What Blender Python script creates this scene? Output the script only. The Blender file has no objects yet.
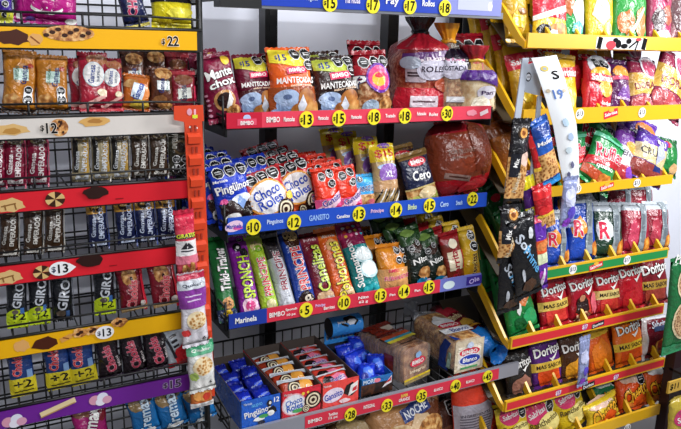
import bpy, bmesh, math, random
from mathutils import Vector, Matrix, noise
sc = bpy.context.scene
col = sc.collection
PI = math.pi
V = Vector

# ------------------------------------------------------------------ camera
F = 712.0; CX = 340.5; CY = 214.5
RX = V((0.88061648, -0.0929884, 0.46461573))      # world X axis seen in camera axes (right, down, forward)
RY = V((-0.47305988, -0.22841234, 0.85090667))
RZ = V((0.02699952, -0.96911349, -0.24513275))
CAM = V((0, 0, 1.6))
def ray(px, py):
    c = V(((px - CX) / F, (py - CY) / F, 1))
    return V((RX.dot(c), RY.dot(c), RZ.dot(c)))
def at(px, py, Y):
    r = ray(px, py); return CAM + r * (Y / r.y)
def on_plane(px, py, p0, n):
    r = ray(px, py); return CAM + r * ((p0 - CAM).dot(n) / r.dot(n))
cd = bpy.data.cameras.new('camera'); cam = bpy.data.objects.new('camera', cd); col.objects.link(cam)
cd.sensor_width = 36; cd.lens = 36 * F / 681; cd.clip_start = .05
m = Matrix(((RX.x, -RX.y, -RX.z, 0), (RY.x, -RY.y, -RY.z, 0), (RZ.x, -RZ.y, -RZ.z, CAM.z), (0, 0, 0, 1)))
cam.matrix_world = m
sc.camera = cam

# ------------------------------------------------------------------ materials
MATS = {}
def lin(h):
    h = h.lstrip('#')
    o = []
    for i in (0, 2, 4):
        c = int(h[i:i + 2], 16) / 255
        o.append(c / 12.92 if c <= .04045 else ((c + .055) / 1.055) ** 2.4)
    return (o[0], o[1], o[2], 1)
def base_mat(name):
    mt = bpy.data.materials.new(name); mt.use_nodes = True
    nt = mt.node_tree; b = nt.nodes['Principled BSDF']
    return mt, nt, b
def foil(h):
    """printed glossy wrapper film with fine crumples"""
    k = 'f' + h
    if k in MATS: return MATS[k]
    mt, nt, b = base_mat('wrapper film ' + h)
    b.inputs['Base Color'].default_value = lin(h)
    b.inputs['Roughness'].default_value = .25
    b.inputs['Specular IOR Level'].default_value = .6
    tc = nt.nodes.new('ShaderNodeTexCoord')
    nz = nt.nodes.new('ShaderNodeTexNoise'); nz.inputs['Scale'].default_value = 34; nz.inputs['Detail'].default_value = 3; nz.inputs['Distortion'].default_value = 1.2
    bp = nt.nodes.new('ShaderNodeBump'); bp.inputs['Strength'].default_value = .85; bp.inputs['Distance'].default_value = .008
    nt.links.new(tc.outputs['Object'], nz.inputs['Vector']); nt.links.new(nz.outputs['Fac'], bp.inputs['Height'])
    nt.links.new(bp.outputs['Normal'], b.inputs['Normal'])
    MATS[k] = mt; return mt
def plain(h, rough=.5, metal=0.0, spec=.5, tag=''):
    k = ('p', h, rough, metal, spec)
    if k in MATS: return MATS[k]
    mt, nt, b = base_mat('surface ' + h + tag)
    b.inputs['Roughness'].default_value = rough; b.inputs['Metallic'].default_value = metal
    b.inputs['Specular IOR Level'].default_value = spec
    tc = nt.nodes.new('ShaderNodeTexCoord')
    nz = nt.nodes.new('ShaderNodeTexNoise'); nz.inputs['Scale'].default_value = 9; nz.inputs['Detail'].default_value = 4
    mx = nt.nodes.new('ShaderNodeMix'); mx.data_type = 'RGBA'
    c = lin(h)
    mx.inputs[6].default_value = c; mx.inputs[7].default_value = (c[0] * .88, c[1] * .88, c[2] * .88, 1)
    nt.links.new(tc.outputs['Object'], nz.inputs['Vector']); nt.links.new(nz.outputs['Fac'], mx.inputs[0])
    nt.links.new(mx.outputs[2], b.inputs['Base Color'])
    MATS[k] = mt; return mt
def texture(key, c1, c2, c3, scale, rough=.45, vor=False):
    if key in MATS: return MATS[key]
    mt, nt, b = base_mat('printed ' + key)
    tc = nt.nodes.new('ShaderNodeTexCoord')
    nz = nt.nodes.new('ShaderNodeTexVoronoi' if vor else 'ShaderNodeTexNoise'); nz.inputs['Scale'].default_value = scale
    if not vor: nz.inputs['Detail'].default_value = 3
    rp = nt.nodes.new('ShaderNodeValToRGB')
    e = rp.color_ramp.elements
    lo, hi = (.1, .6) if vor else (.36, .64)
    e[0].position = lo; e[0].color = lin(c1); e[1].position = hi; e[1].color = lin(c3)
    x = e.new((lo + hi) / 2); x.color = lin(c2)
    nt.links.new(tc.outputs['Object'], nz.inputs['Vector'])
    nt.links.new(nz.outputs['Distance' if vor else 'Fac'], rp.inputs[0])
    nt.links.new(rp.outputs[0], b.inputs['Base Color'])
    bp = nt.nodes.new('ShaderNodeBump'); bp.inputs['Strength'].default_value = .3; bp.inputs['Distance'].default_value = .002
    nt.links.new(nz.outputs['Distance' if vor else 'Fac'], bp.inputs['Height']); nt.links.new(bp.outputs['Normal'], b.inputs['Normal'])
    b.inputs['Roughness'].default_value = rough
    MATS[key] = mt; return mt
def film(key, h, alpha, rough=.15):
    """thin clear or tinted plastic film"""
    k = 'film' + key
    if k in MATS: return MATS[k]
    mt, nt, b = base_mat('plastic film ' + key)
    b.inputs['Base Color'].default_value = lin(h); b.inputs['Roughness'].default_value = rough
    b.inputs['Alpha'].default_value = alpha
    b.inputs['Specular IOR Level'].default_value = .7
    tc = nt.nodes.new('ShaderNodeTexCoord')
    nz = nt.nodes.new('ShaderNodeTexNoise'); nz.inputs['Scale'].default_value = 38; nz.inputs['Detail'].default_value = 4
    bp = nt.nodes.new('ShaderNodeBump'); bp.inputs['Strength'].default_value = .8; bp.inputs['Distance'].default_value = .006
    nt.links.new(tc.outputs['Object'], nz.inputs['Vector']); nt.links.new(nz.outputs['Fac'], bp.inputs['Height'])
    nt.links.new(bp.outputs['Normal'], b.inputs['Normal'])
    MATS[k] = mt; return mt
TEX = {
 'bread': lambda: texture('bread', '7a4a20', 'b97a3a', 'e2b878', 60),
 'muffin': lambda: texture('muffin', '8a4a18', 'c07c34', 'e0a860', 22),
 'toast': lambda: texture('toast', '6e3d1c', 'a8683a', 'd9b489', 90),
 'paleloaf': lambda: texture('pale bread', 'b98d5a', 'd8b98c', 'efe0c2', 45),
 'darkloaf': lambda: texture('dark bread', '6b3a1e', '8f5a34', 'b98a60', 45),
 'choc': lambda: texture('chocolate', '1c0f0a', '341c12', '55301c', 70),
 'nuts': lambda: texture('nuts', '5a3414', 'a8692c', 'd8a868', 110, vor=True),
 'oats': lambda: texture('oats', '8a5524', 'cf9a55', 'ecd9b0', 130, vor=True),
 'seeds': lambda: texture('seeds', '4a2a18', '8a5a3a', 'c9a67c', 150, vor=True),
 'chips': lambda: texture('chips', 'a85a18', 'd9862c', 'f2b552', 40),
 'cookiedough': lambda: texture('cookie dough', '8a4f1e', 'c98a48', 'e6b878', 120),
 'mosaic': lambda: texture('printed mosaic', '2a120e', 'a04a30', 'e8c8a0', 110),
}
def M(c):
    if c in TEX: return TEX[c]()
    return foil(c)

# ------------------------------------------------------------------ object helpers
def link(o): col.objects.link(o); return o
def empty(name, loc, label=None, cat=None, group=None):
    o = link(bpy.data.objects.new(name, None)); o.location = loc; o.empty_display_size = .02
    tag(o, label, cat, group); return o
def tag(o, label=None, cat=None, group=None, kind=None):
    if label: o['label'] = label
    if cat: o['category'] = cat
    if group: o['group'] = group
    if kind: o['kind'] = kind
    return o
class MB:
    """one mesh with its own material slots"""
    def __init__(s): s.bm = bmesh.new(); s.mats = []
    def slot(s, mt):
        if mt not in s.mats: s.mats.append(mt)
        return s.mats.index(mt)
    def face(s, vs, mi, smooth=False):
        try: f = s.bm.faces.new(vs)
        except ValueError: return None
        f.material_index = mi; f.smooth = smooth; return f
    def box(s, x0, y0, z0, x1, y1, z1, mt, M4=None):
        mi = s.slot(mt)
        c = [V((x, y, z)) for z in (z0, z1) for y in (y0, y1) for x in (x0, x1)]
        if M4: c = [M4 @ p for p in c]
        v = [s.bm.verts.new(p) for p in c]
        for q in ((0, 2, 3, 1), (4, 5, 7, 6), (0, 1, 5, 4), (2, 6, 7, 3), (0, 4, 6, 2), (1, 3, 7, 5)):
            s.face([v[i] for i in q], mi)
    def tube(s, pts, r, mt, n=6, cap=True):
        mi = s.slot(mt); rings = []
        for i, p in enumerate(pts):
            p = V(p)
            d = (V(pts[min(i + 1, len(pts) - 1)]) - V(pts[max(i - 1, 0)])).normalized()
            a = d.orthogonal() if i == 0 else (a - d * a.dot(d))
            a.normalize(); b = d.cross(a)
            rr = r[i] if isinstance(r, (list, tuple)) else r
            rings.append([s.bm.verts.new(p + (a * math.cos(2 * PI * k / n) + b * math.sin(2 * PI * k / n)) * rr) for k in range(n)])
        for i in range(len(rings) - 1):
            for k in range(n):
                s.face([rings[i][k], rings[i][(k + 1) % n], rings[i + 1][(k + 1) % n], rings[i + 1][k]], mi, True)
        if cap:
            s.face(list(reversed(rings[0])), mi); s.face(rings[-1], mi)
    def prism(s, poly, axis, a0, a1, mt):
        """extrude a 2D outline (list of pairs in the two other axes) along an axis"""
        mi = s.slot(mt)
        def mk(p, a):
            q = list(p); q.insert(axis, a); return s.bm.verts.new(q)
        A = [mk(p, a0) for p in poly]; B = [mk(p, a1) for p in poly]
        n = len(poly)
        s.face(A, mi); s.face(list(reversed(B)), mi)
        for i in range(n): s.face([A[i], B[i], B[(i + 1) % n], A[(i + 1) % n]], mi)
    def grid(s, P, mi_of, smooth=True, closed=False):
        """P[j][i] points -> quads"""
        vs = [[s.bm.verts.new(p) for p in row] for row in P]
        n = len(P[0])
        for j in range(len(P) - 1):
            for i in range(n if closed else n - 1):
                s.face([vs[j][i], vs[j][(i + 1) % n], vs[j + 1][(i + 1) % n], vs[j + 1][i]], mi_of(i, j), smooth)
        return vs
    def build(s, name, parent=None, fix=True):
        if fix: bmesh.ops.recalc_face_normals(s.bm, faces=s.bm.faces)
        me = bpy.data.meshes.new(name); s.bm.to_mesh(me); s.bm.free()
        for mt in s.mats: me.materials.append(mt)
        o = link(bpy.data.objects.new(name, me))
        if parent: o.parent = parent
        return o
def dup(root, loc=None, label=None, group=None, mw=None):
    r = root.copy(); col.objects.link(r)
    if mw is not None: r.matrix_world = mw
    elif loc is not None: r.location = loc
    if label: r['label'] = label
    if group: r['group'] = group
    for ch in list(root.children):
        c = ch.copy(); col.objects.link(c); c.parent = r
        for g in list(ch.children):
            d = g.copy(); col.objects.link(d); d.parent = c
    return r

# ------------------------------------------------------------------ lettering and printed shapes
GLY = {}
def glyphs(s, off):
    k = (s, off)
    if k in GLY: return GLY[k]
    cu = bpy.data.curves.new('letters', 'FONT'); cu.body = s; cu.size = 1; cu.resolution_u = 2; cu.offset = off; cu.fill_mode = 'FRONT'
    ob = bpy.data.objects.new('letters', cu); col.objects.link(ob)
    bpy.context.view_layer.update()
    ev = ob.evaluated_get(bpy.context.evaluated_depsgraph_get()); me = ev.to_mesh()
    vs = [(v.co.x, v.co.y) for v in me.vertices]; fs = [tuple(p.vertices) for p in me.polygons]
    ev.to_mesh_clear(); bpy.data.objects.remove(ob); bpy.data.curves.remove(cu)
    GLY[k] = (vs, fs); return GLY[k]
def rot2(x, y, d):
    if not d: return x, y
    a = math.radians(d); return x * math.cos(a) - y * math.sin(a), x * math.sin(a) + y * math.cos(a)
def shapes(op):
    """one drawing instruction -> list of (verts, faces, colour) in face units: x and sizes in widths, ('h', y) resolved later"""
    k = op[0]
    def ell(cx, cy, rx, ry, c, rot=0, n=18):
        pts = [(0, 0)] + [(rx * math.cos(2 * PI * i / n), ry * math.sin(2 * PI * i / n)) for i in range(n)]
        return (cx, cy, [rot2(x, y, rot) for x, y in pts], [(0, i + 1, (i + 1) % n + 1) for i in range(n)], c)
    if k == 'e': return [ell(*op[1:])]
    if k == 'r':
        _, cx, cy, w, h, c = op[:6]; rot = op[6] if len(op) > 6 else 0
        return [(cx, cy, [rot2(x * w / 2, y * h / 2, rot) for x, y in ((-1, -1), (1, -1), (1, 1), (-1, 1))], [(0, 1, 2, 3)], c)]
    if k == 't':
        _, s, cx, cy, bw, bh, c = op[:7]; rot = op[7] if len(op) > 7 else 0; out = op[8] if len(op) > 8 else None
        vs, fs = glyphs(s, .022)
        xs = [v[0] for v in vs]; ys = [v[1] for v in vs]
        mx, my = (min(xs) + max(xs)) / 2, (min(ys) + max(ys)) / 2
        fx, fy = bw / max(1e-6, max(xs) - min(xs)), bh / max(1e-6, max(ys) - min(ys))
        res = []
        if out:
            v2, f2 = glyphs(s, .055)
            res.append((cx, cy, [rot2((x - mx) * fx, (y - my) * fy, rot) for x, y in v2], f2, out))
        res.append((cx, cy, [rot2((x - mx) * fx, (y - my) * fy, rot) for x, y in vs], fs, c))
        return res
    if k == 'o':
        _, cx, cy, r = op
        def og(q, c): return (cx, cy, [(q * math.cos(PI / 8 + i * PI / 4), q * math.sin(PI / 8 + i * PI / 4)) for i in range(8)], [tuple(range(8))], c)
        return [og(r * 1.14, 'f2f2f2'), og(r, '101012'), (cx, cy, [(-r * .6, r * .08), (r * .6, r * .08), (r * .6, r * .24), (-r * .6, r * .24)], [(0, 1, 2, 3)], 'd8d8d8'),
                (cx, cy, [(-r * .5, -r * .25), (r * .5, -r * .25), (r * .5, -r * .1), (-r * .5, -r * .1)], [(0, 1, 2, 3)], 'd8d8d8')]
    if k == 'b':
        _, cx, cy, rx, ry, c, sd = op
        rnd = random.Random(sd); n = 14
        pts = [(0, 0)] + [(rx * math.cos(2 * PI * i / n) * rnd.uniform(.72, 1.1), ry * math.sin(2 * PI * i / n) * rnd.uniform(.72, 1.1)) for i in range(n)]
        return [(cx, cy, pts, [(0, i + 1, (i + 1) % n + 1) for i in range(n)], c)]
    if k == 'k':
        _, cx, cy, r = op; rnd = random.Random(int(cx * 999 + r * 77))
        res = [ell(cx, cy, r, r, 'cookiedough')]
        for i in range(9):
            a = rnd.uniform(0, 2 * PI); q = r * rnd.uniform(.1, .8)
            e = ell(cx, cy, r * .17, r * .13, '3a1c10', rnd.uniform(0, 90), 8)
            res.append((cx, cy, [(x + q * math.cos(a), y + q * math.sin(a)) for x, y in e[2]], e[3], e[4]))
        return res
    if k == 's':
        _, cx, cy, r = op
        return [ell(cx, cy, r, r, '2a140c'), ell(cx, cy, r * .8, r * .8, 'f0e2c0'), ell(cx, cy, r * .62, r * .62, '3a1c10'), ell(cx, cy, r * .42, r * .42, 'f0e2c0'), ell(cx, cy, r * .22, r * .22, '3a1c10')]
    if k == 'pin':                                    # pinwheel biscuit
        _, cx, cy, r = op; n = 16; res = []
        for i in range(n):
            a0, a1 = 2 * PI * i / n, 2 * PI * (i + 1) / n
            res.append((cx, cy, [(0, 0), (r * math.cos(a0), r * .82 * math.sin(a0)), (r * math.cos(a1), r * .82 * math.sin(a1))], [(0, 1, 2)], 'd9b678' if i % 4 < 2 else '3a2010'))
        return res
    return []
def draw(mb, ops, posfn, w, h, off=.0017, step=.0075, layer=.00035, matfn=M):
    """print a list of instructions onto a surface; posfn(x metres, y metres) -> point, normal"""
    li = 0
    for op in ops:
        if op[0] == 'p':
            pts = op[1]; lst = [(0, 0, [(x, y * h / w) for x, y in pts], [tuple(range(len(pts)))], op[2])]
        elif op[0] == 'n':
            a, b = op[1] * h / w, op[2] * h / w
            lst = [(0, 0, [(-.5, a), (.5, a), (.5, b), (-.5, b)], [(0, 1, 2, 3)], op[3])]
        else:
            lst = shapes(op)
        for cx, cy, vs, fs, c in lst:
            bm = bmesh.new()
            bv = [bm.verts.new(((cx + x) * w, cy * h + y * w, 0)) for x, y in vs]
            for f in fs:
                try: bm.faces.new([bv[i] for i in f])
                except ValueError: pass
            bmesh.ops.triangulate(bm, faces=bm.faces)
            for _ in range(5):
                lg = [e for e in bm.edges if e.calc_length() > step]
                if not lg: break
                bmesh.ops.subdivide_edges(bm, edges=lg, cuts=1)
                bmesh.ops.triangulate(bm, faces=[f for f in bm.faces if len(f.verts) > 3])
            o = off + layer * li; li += 1
            mi = mb.slot(matfn(c)); mp = {}
            for v in bm.verts:
                p, n = posfn(v.co.x, v.co.y)
                mp[v] = mb.bm.verts.new(p + n * o)
            for f in bm.faces:
                mb.face([mp[v] for v in f.verts], mi, True)
            bm.free()

# ------------------------------------------------------------------ packets
def sstep(x): x = max(0., min(1., x)); return x * x * (3 - 2 * x)
def bag_surface(w, h, t, seal, sd, pinch=.07, crease=.0045, lump=.008, fill=.5, nu=12, nv=16, corner=0):
    """front and back grids of a filled pillow pack standing on z=0, facing -y"""
    rnd = random.Random(sd); ph = [rnd.uniform(0, 6.28) for _ in range(6)]; kf = rnd.choice((3, 4, 5)); so = rnd.uniform(0, 99)
    hb = h - 2 * seal
    def S(u, v, side):
        sv = max(0., math.sin(PI * v)); prof_u = max(0., 4 * u * (1 - u)) ** .5
        vv = v ** 1.25 if fill < .5 else v
        prof = prof_u * max(0., math.sin(PI * vv)) ** .42
        x = (u - .5) * w * (1 - pinch * sv + .07 * noise.noise(V((so, v * 3.2, 7))) * min(1, sv * 3)) + .03 * w * noise.noise(V((v * 2.5, so, 3))) * sv
        x *= 1 - corner * abs(2 * v - 1) ** 4
        d = t / 2 * prof
        ends = math.exp(-v / .16) + math.exp(-(1 - v) / .16)
        d += crease * math.sin(2 * PI * kf * u + ph[0 if side < 0 else 1] + 2 * v) * ends * prof_u * min(1, sv * 5)
        d += lump * noise.noise(V((x * 26 + so, v * hb * 26, side * 3 + so))) * prof
        return V((x, side * d, seal + v * hb))
    G = {s: [[S(i / nu, j / nv, s) for i in range(nu + 1)] for j in range(nv + 1)] for s in (-1, 1)}
    def bil(u, v):
        a = min(max(u, 0), 1) * nu; b = min(max(v, 0), 1) * nv
        i = min(int(a), nu - 1); j = min(int(b), nv - 1); a -= i; b -= j
        g = G[-1]
        return (g[j][i] * (1 - a) + g[j][i + 1] * a) * (1 - b) + (g[j + 1][i] * (1 - a) + g[j + 1][i + 1] * a) * b
    def pos(x, y):
        v = (y - seal) / hb; u = x / w / (1 - corner * min(1, abs(2 * v - 1)) ** 4 * .8) + .5
        p = bil(u, v)
        n = (bil(u + .04, v) - bil(u - .04, v)).cross(bil(u, v + .03) - bil(u, v - .03))
        n = n.normalized() if n.length > 1e-9 else V((0, -1, 0))
        if n.y > 0: n = -n
        if y < seal or y > h - seal: p = V((p.x, p.y, y))
        return p, n
    return G, pos, nu, nv
def pack_parts(root, design, w, h, t, sd, fill=.5, seal=None, corner=0):
    base, ops = design[0], design[1]
    zones = [o for o in ops if o[0] == 'z']; ops = [o for o in ops if o[0] != 'z']
    seal = seal if seal is not None else min(.012, h * .07)
    G, pos, nu, nv = bag_surface(w, h, t, seal, sd, fill=fill, corner=corner)
    mb = MB(); b0 = mb.slot(M(base))
    zi = [(z[1], z[2], mb.slot(M(z[3]))) for z in zones]
    def mi(i, j):
        y = (j + .5) / nv
        for a, b, k in zi:
            if a <= y < b: return k
        return b0
    for s in (-1, 1):
        mb.grid(G[s], mi)
    bmesh.ops.remove_doubles(mb.bm, verts=mb.bm.verts, dist=1e-5)
    bmesh.ops.recalc_face_normals(mb.bm, faces=mb.bm.faces)
    draw(mb, ops, pos, w, h)
    mb.build('wrapper', root, fix=False)
    rnd = random.Random(sd + 7)
    for top in (0, 1):                                # crimped end seals with a zigzag cut edge
        c = base
        for a, b, k in [(z[1], z[2], z[3]) for z in zones]:
            if (top and b >= .99) or (not top and a <= .01): c = k
        sb = MB(); m0 = sb.slot(M(c)); n = 18; ang = rnd.uniform(-.5, .7) * (1 if top else .3)
        rows = []
        for j in range(3):
            row = []
            for i in range(n + 1):
                x = (i / n - .5) * w * (1 - corner); q = seal * j / 2
                if j == 2: q += .0014 * (1 if i % 2 else -1)
                wob = .0022 * math.sin(i * 1.1 + sd) * j / 2
                z = (h - seal + q * math.cos(ang)) if top else (seal - q)
                row.append((x, q * math.sin(ang) * (1 if top else 0) + wob, z))
            rows.append(row)
        for yo in (-.0006, .0006):
            sb.grid([[(p[0], p[1] + yo, p[2]) for p in r] for r in rows], lambda i, j: m0, smooth=False)
        sb.build('crimped_seal', root)
SHN = {'L0': 'on the top shelf of the cookie rack', 'L1': 'above the $12 price', 'L2': 'above the first red panel', 'L3': 'above the second red panel', 'L4': 'above the lower yellow panel', 'L5': 'above the purple panel', 'L6': 'below the purple panel', 'S1': 'on the red-strip shelf', 'S2': 'on the blue-strip shelf', 'S3': 'on the shelf with the $5 tag', 'S5': 'on the bottom deck'}
SEED = [11]
def orient(P0, P1, n):
    z = (P1 - P0).normalized(); y = (n - z * n.dot(z)).normalized(); x = y.cross(z)
    return Matrix(((x.x, y.x, z.x, P0.x), (x.y, y.y, z.y, P0.y), (x.z, y.z, z.z, P0.z), (0, 0, 0, 1)))
ORD = ['second', 'third', 'fourth', 'fifth', 'sixth', 'seventh']
def place(b, t, pw, Y, z, lean, yaw=0):
    """foot and top of a leaning pack from where it stands on its shelf"""
    P0 = at(b[0], b[1], Y); wd = (at(b[0] + pw / 2, b[1], Y) - at(b[0] - pw / 2, b[1], Y)).length
    P0 = V((P0.x, Y, z)); l = math.radians(lean)
    n = Matrix.Rotation(math.radians(yaw), 3, 'Z') @ V((0, math.cos(l), -math.sin(l)))
    P1 = on_plane(t[0], t[1], P0, n)
    return P0, P1, n, wd
def pack(name, cat, label, design, sh, b, t, pw, th=.045, group=None, dy=.02, lean=None, yaw=0, back=0, step=(0, .05, 0), blabel=None, fill=.5, z=None, seal=None, wscale=1.0, corner=0):
    zs, Y, ln = SH[sh]
    if group is None and sh in SHN: group = name.replace('_', ' ') + 's ' + SHN[sh]
    P0, P1, n, w = place(b, t, pw, Y + dy, zs if z is None else z, ln if lean is None else lean, yaw)
    w *= wscale
    SEED[0] += 13
    r = empty(name, (0, 0, 0), label, cat, group)
    pack_parts(r, D[design] if isinstance(design, str) else design, w, (P1 - P0).length, th, SEED[0], fill, seal, corner)
    r.matrix_world = orient(P0, P1, n)
    bpy.context.view_layer.update()
    rnd = random.Random(SEED[0])
    for i in range(back):
        k = i + 1
        mw = Matrix.Translation(V((step[0] * k + rnd.uniform(-.004, .004), step[1] * k, step[2] * k + rnd.uniform(0, .006)))) @ r.matrix_world @ Matrix.Rotation(rnd.uniform(-.06, .06), 4, 'Y')
        dup(r, mw=mw, label=(blabel or label).replace('#', ORD[i]), group=group)
    return r
# ------------------------------------------------------------------ printed designs: (film colour, instructions)
# x positions and every size in pack widths, y positions in pack heights
W = 'f4f2ee'; K = '141214'
D = {}
def mante(base, patch, rim):
    return (base, [('p', [(-.46, .96), (.46, .93), (.46, .74), (.1, .7), (-.46, .78)], patch), ('t', '$', -.34, .84, .05, .09, '1d2f86'), ('t', '15', -.21, .835, .18, .13, '1d2f86'),
        ('o', .1, .88, .11), ('o', .35, .88, .11), ('o', .37, .73, .1), ('r', .04, .655, .46, .13, 'd8275a', 3), ('t', 'BIMBO', .04, .655, .38, .075, W, 3),
        ('n', .04, .44, rim), ('e', -.2, .2, .21, .2, '8fa6cc'), ('e', -.2, .3, .23, .16, 'a9bede'), ('e', -.2, .31, .08, .05, '5a6c94'), ('e', .2, .3, .2, .17, 'muffin'), ('e', .04, .14, .19, .14, 'muffin'), ('e', .35, .15, .17, .15, 'muffin'), ('e', -.36, .1, .14, .1, '8aa2cc'),
        ('p', [(.0, .2), (.1, .34), (.2, .2), (.1, .08)], 'd8dce6'),
        ('t', 'MANTECADAS', 0, .52, .76, .115, W), ('t', 'sabor vainilla', .1, .455, .5, .05, 'e8c8a8')])
D['mantecada_maroon'] = mante('6d1630', 'd8cf3a', '4a1a1c')
D['mantecada_orange'] = mante('f0641e', 'f2dc3c', 'a04a1c')
D['mantecada_brown'] = mante('38201c', 'b8c44a', '2a1815')
D['mantechox'] = ('7c1236', [('n', 0, .08, '9c2048'), ('e', .26, .86, .12, .12, 'f0c83c'), ('e', -.02, .3, .3, .26, 'c79058'), ('e', -.02, .3, .22, .2, '2a1410'), ('p', [(-.0, .2), (.12, .42), (.2, .3), (.1, .16)], W), ('e', .2, .14, .2, .15, 'bread'), ('e', .2, .14, .08, .06, '6b3a1c'),
    ('t', 'Mante', 0, .69, .74, .24, W, 8, '1a0c10'), ('t', 'chox', .02, .55, .7, .2, W, 8, '1a0c10')] + [('e', -.42, .06 + .07 * i, .03, .03, 'e0a0b8') for i in range(6)])
D['bread_ring'] = ('9c1524', [('n', 0, .5, 'toast'), ('n', .62, .78, 'b01c2c'), ('o', -.28, .8, .13), ('o', 0, .8, .13), ('o', .28, .8, .13), ('e', .06, .56, .36, .36, '6a2c9c'), ('e', .06, .56, .3, .3, 'e83a7c'), ('e', .04, .54, .18, .18, 'f0b83a'), ('e', .08, .6, .14, .07, 'e0283c'),
    ('t', 'P', -.4, .52, .2, .3, W, 0, '2a2a5a'), ('e', -.2, .15, .2, .2, 'a8bcd0'), ('e', .2, .18, .2, .2, 'bread')])
D['ping_bag'] = ('1c3fc4', [('z', .86, 1, '1a36b0'), ('o', -.27, .86, .125), ('o', .02, .86, .125), ('o', .31, .86, .125), ('t', 'Marinela', -.28, .73, .3, .07, W), ('t', 'Ping\u00fcinos', 0, .6, .84, .24, W, 6, '16308c'), ('b', .0, .26, .42, .34, '2a1512', 3), ('b', .1, .42, .26, .13, 'dfe6f4', 5), ('e', -.16, .14, .2, .14, W), ('p', [(-.02, .36), (.1, .48), (.24, .38), (.12, .26)], '8fb0ea'), ('e', .24, .2, .15, .12, '1c100e'), ('b', -.3, .42, .1, .08, 'e85a9c', 4)])
D['choco_bag'] = ('d3202a', [('z', .9, 1, 'b81822'), ('n', .05, .32, 'c8501e'), ('o', -.24, .87, .115), ('o', .02, .87, .115), ('o', .28, .87, .115), ('e', -.04, .5, .44, .36, 'f0a040'), ('e', -.04, .5, .4, .32, 'f2ecea'), ('t', 'Choco', -.04, .6, .62, .22, '1d3fae', 8, W), ('t', 'Roles', -.02, .42, .56, .2, '1d3fae', 8, W), ('s', .24, .2, .2), ('s', -.06, .12, .12), ('e', .4, .4, .08, .08, 'f0d048')])
D['gansito_pack'] = ('ee3a20', [('o', -.16, .8, .15), ('o', .2, .84, .15), ('o', .2, .64, .15), ('n', .06, .36, 'e8568c'), ('p', [(-.48, .18), (.5, .5), (.5, .3), (-.2, .06)], 'f0c8da'), ('t', 'Gansito', .08, .33, .8, .22, '5a2a9c', 20, W), ('b', -.26, .1, .26, .2, '1e100e', 9), ('e', .26, .14, .14, .1, 'c81e50')])
D['blue_small'] = ('2f9ad8', [('n', .0, .45, 'd8a878'), ('z', .8, 1, '3fb0ea'), ('t', 'RANGE', -.05, .6, .8, .22, '16306e', 3, W), ('e', .1, .24, .3, .3, 'bread'), ('b', .16, .26, .2, .12, 'd86a7a', 2), ('o', -.2, .85, .1)])
D['yellow_tall'] = ('b89a68', [('z', .74, 1, 'd8b81e'), ('n', .72, .98, 'e2c322'), ('e', .1, .95, .26, .1, '7a4ab0'), ('t', '$15', 0, .83, .72, .3, 'c8261c'), ('e', .02, .64, .38, .1, 'a8c0e0'), ('e', .05, .53, .38, .36, '8a5cb0'), ('t', 'XL', .05, .53, .3, .2, W), ('n', .28, .44, 'c09468')] + [('r', -.38 + .15 * i, .22, .045, .5, K if i % 2 == 0 else W, -28) for i in range(6)] + [('n', 0, .1, 'b88858')])
D['navy_sandwich'] = ('1a2040', [('n', 0, .34, 'bread'), ('n', .1, .22, 'b8c060'), ('z', .92, 1, '8a6a3a'), ('e', 0, .8, .3, .12, 'c82838'), ('t', 'BIMBO', 0, .8, .44, .11, W), ('t', 'Cero', .02, .56, .6, .26, W, -4), ('n', .34, .37, 'c8b070'), ('e', .1, .24, .3, .16, 'e8d0a0')])
D['brown_pack'] = ('4a2a20', [('n', .2, .5, '6a4430'), ('o', .1, .8, .12)])
D['red_snack'] = ('8c3c24', [('z', 0, .22, 'b81824'), ('z', .9, 1, 'a8202c'), ('t', 'TORTILLINAS', -.16, .62, .34, .05, '9c7464'), ('t', 'integral', -.16, .55, .26, .04, '9c7464'), ('r', -.2, .3, .34, .07, '9a7a70', -14), ('r', -.2, .3, .24, .02, '5a342a', -14), ('b', .18, .62, .24, .34, '7a3420', 8), ('b', .1, .12, .3, .12, 'd02834', 6)])
def bar(base, word, tc, oc, extra=(), cy=.5, L=2.3, hh=.5, rot=90):
    return (base, list(extra) + [('t', word, 0, cy, L, hh, tc, rot, oc)])
D['triki'] = bar('1f6a32', 'Triki-Trakes', W, K, [('n', .0, .14, '28365a'), ('b', .05, .2, .36, .32, 'cookiedough', 4), ('k', .0, .2, .26), ('e', .0, .1, .2, .14, 'e8c020'), ('t', '10', 0, .1, .24, .16, K), ('z', .9, 1, '2a8a40')], .58, 2.2, .42)
D['sponch'] = bar('8a1f9c', 'SPONCH', 'c8e03a', '2a1038', [('z', .86, 1, 'a03ab0'), ('e', -.1, .84, .2, .2, '18101c'), ('e', .16, .77, .2, .2, '18101c'), ('e', -.1, .84, .08, .08, W), ('b', .02, .14, .4, .4, 'f0c8dc', 3), ('e', .0, .14, .22, .22, 'e04a8c'), ('o', .1, .93, .1)], .47, 1.9, .5)
D['princ_lime'] = bar('a8c832', 'PRINCIPE', 'd02030', W, [('e', .0, .84, .34, .3, 'e0c890'), ('e', .04, .8, .26, .2, '7aa822'), ('n', .86, .97, 'c8dc5a'), ('b', .05, .12, .3, .3, 'e8e0a8', 3)], .45, 2.1, .42)
D['princ_white'] = bar('b9bcc4', 'PRINCIPE', '8a1f3c', W, [('z', .7, 1, '3a3436'), ('e', .0, .86, .36, .24, '120e10'), ('b', .05, .1, .34, .36, 'd8dce4', 2), ('r', .1, .18, .2, .03, K)], .5, 2.1, .4)
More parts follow.
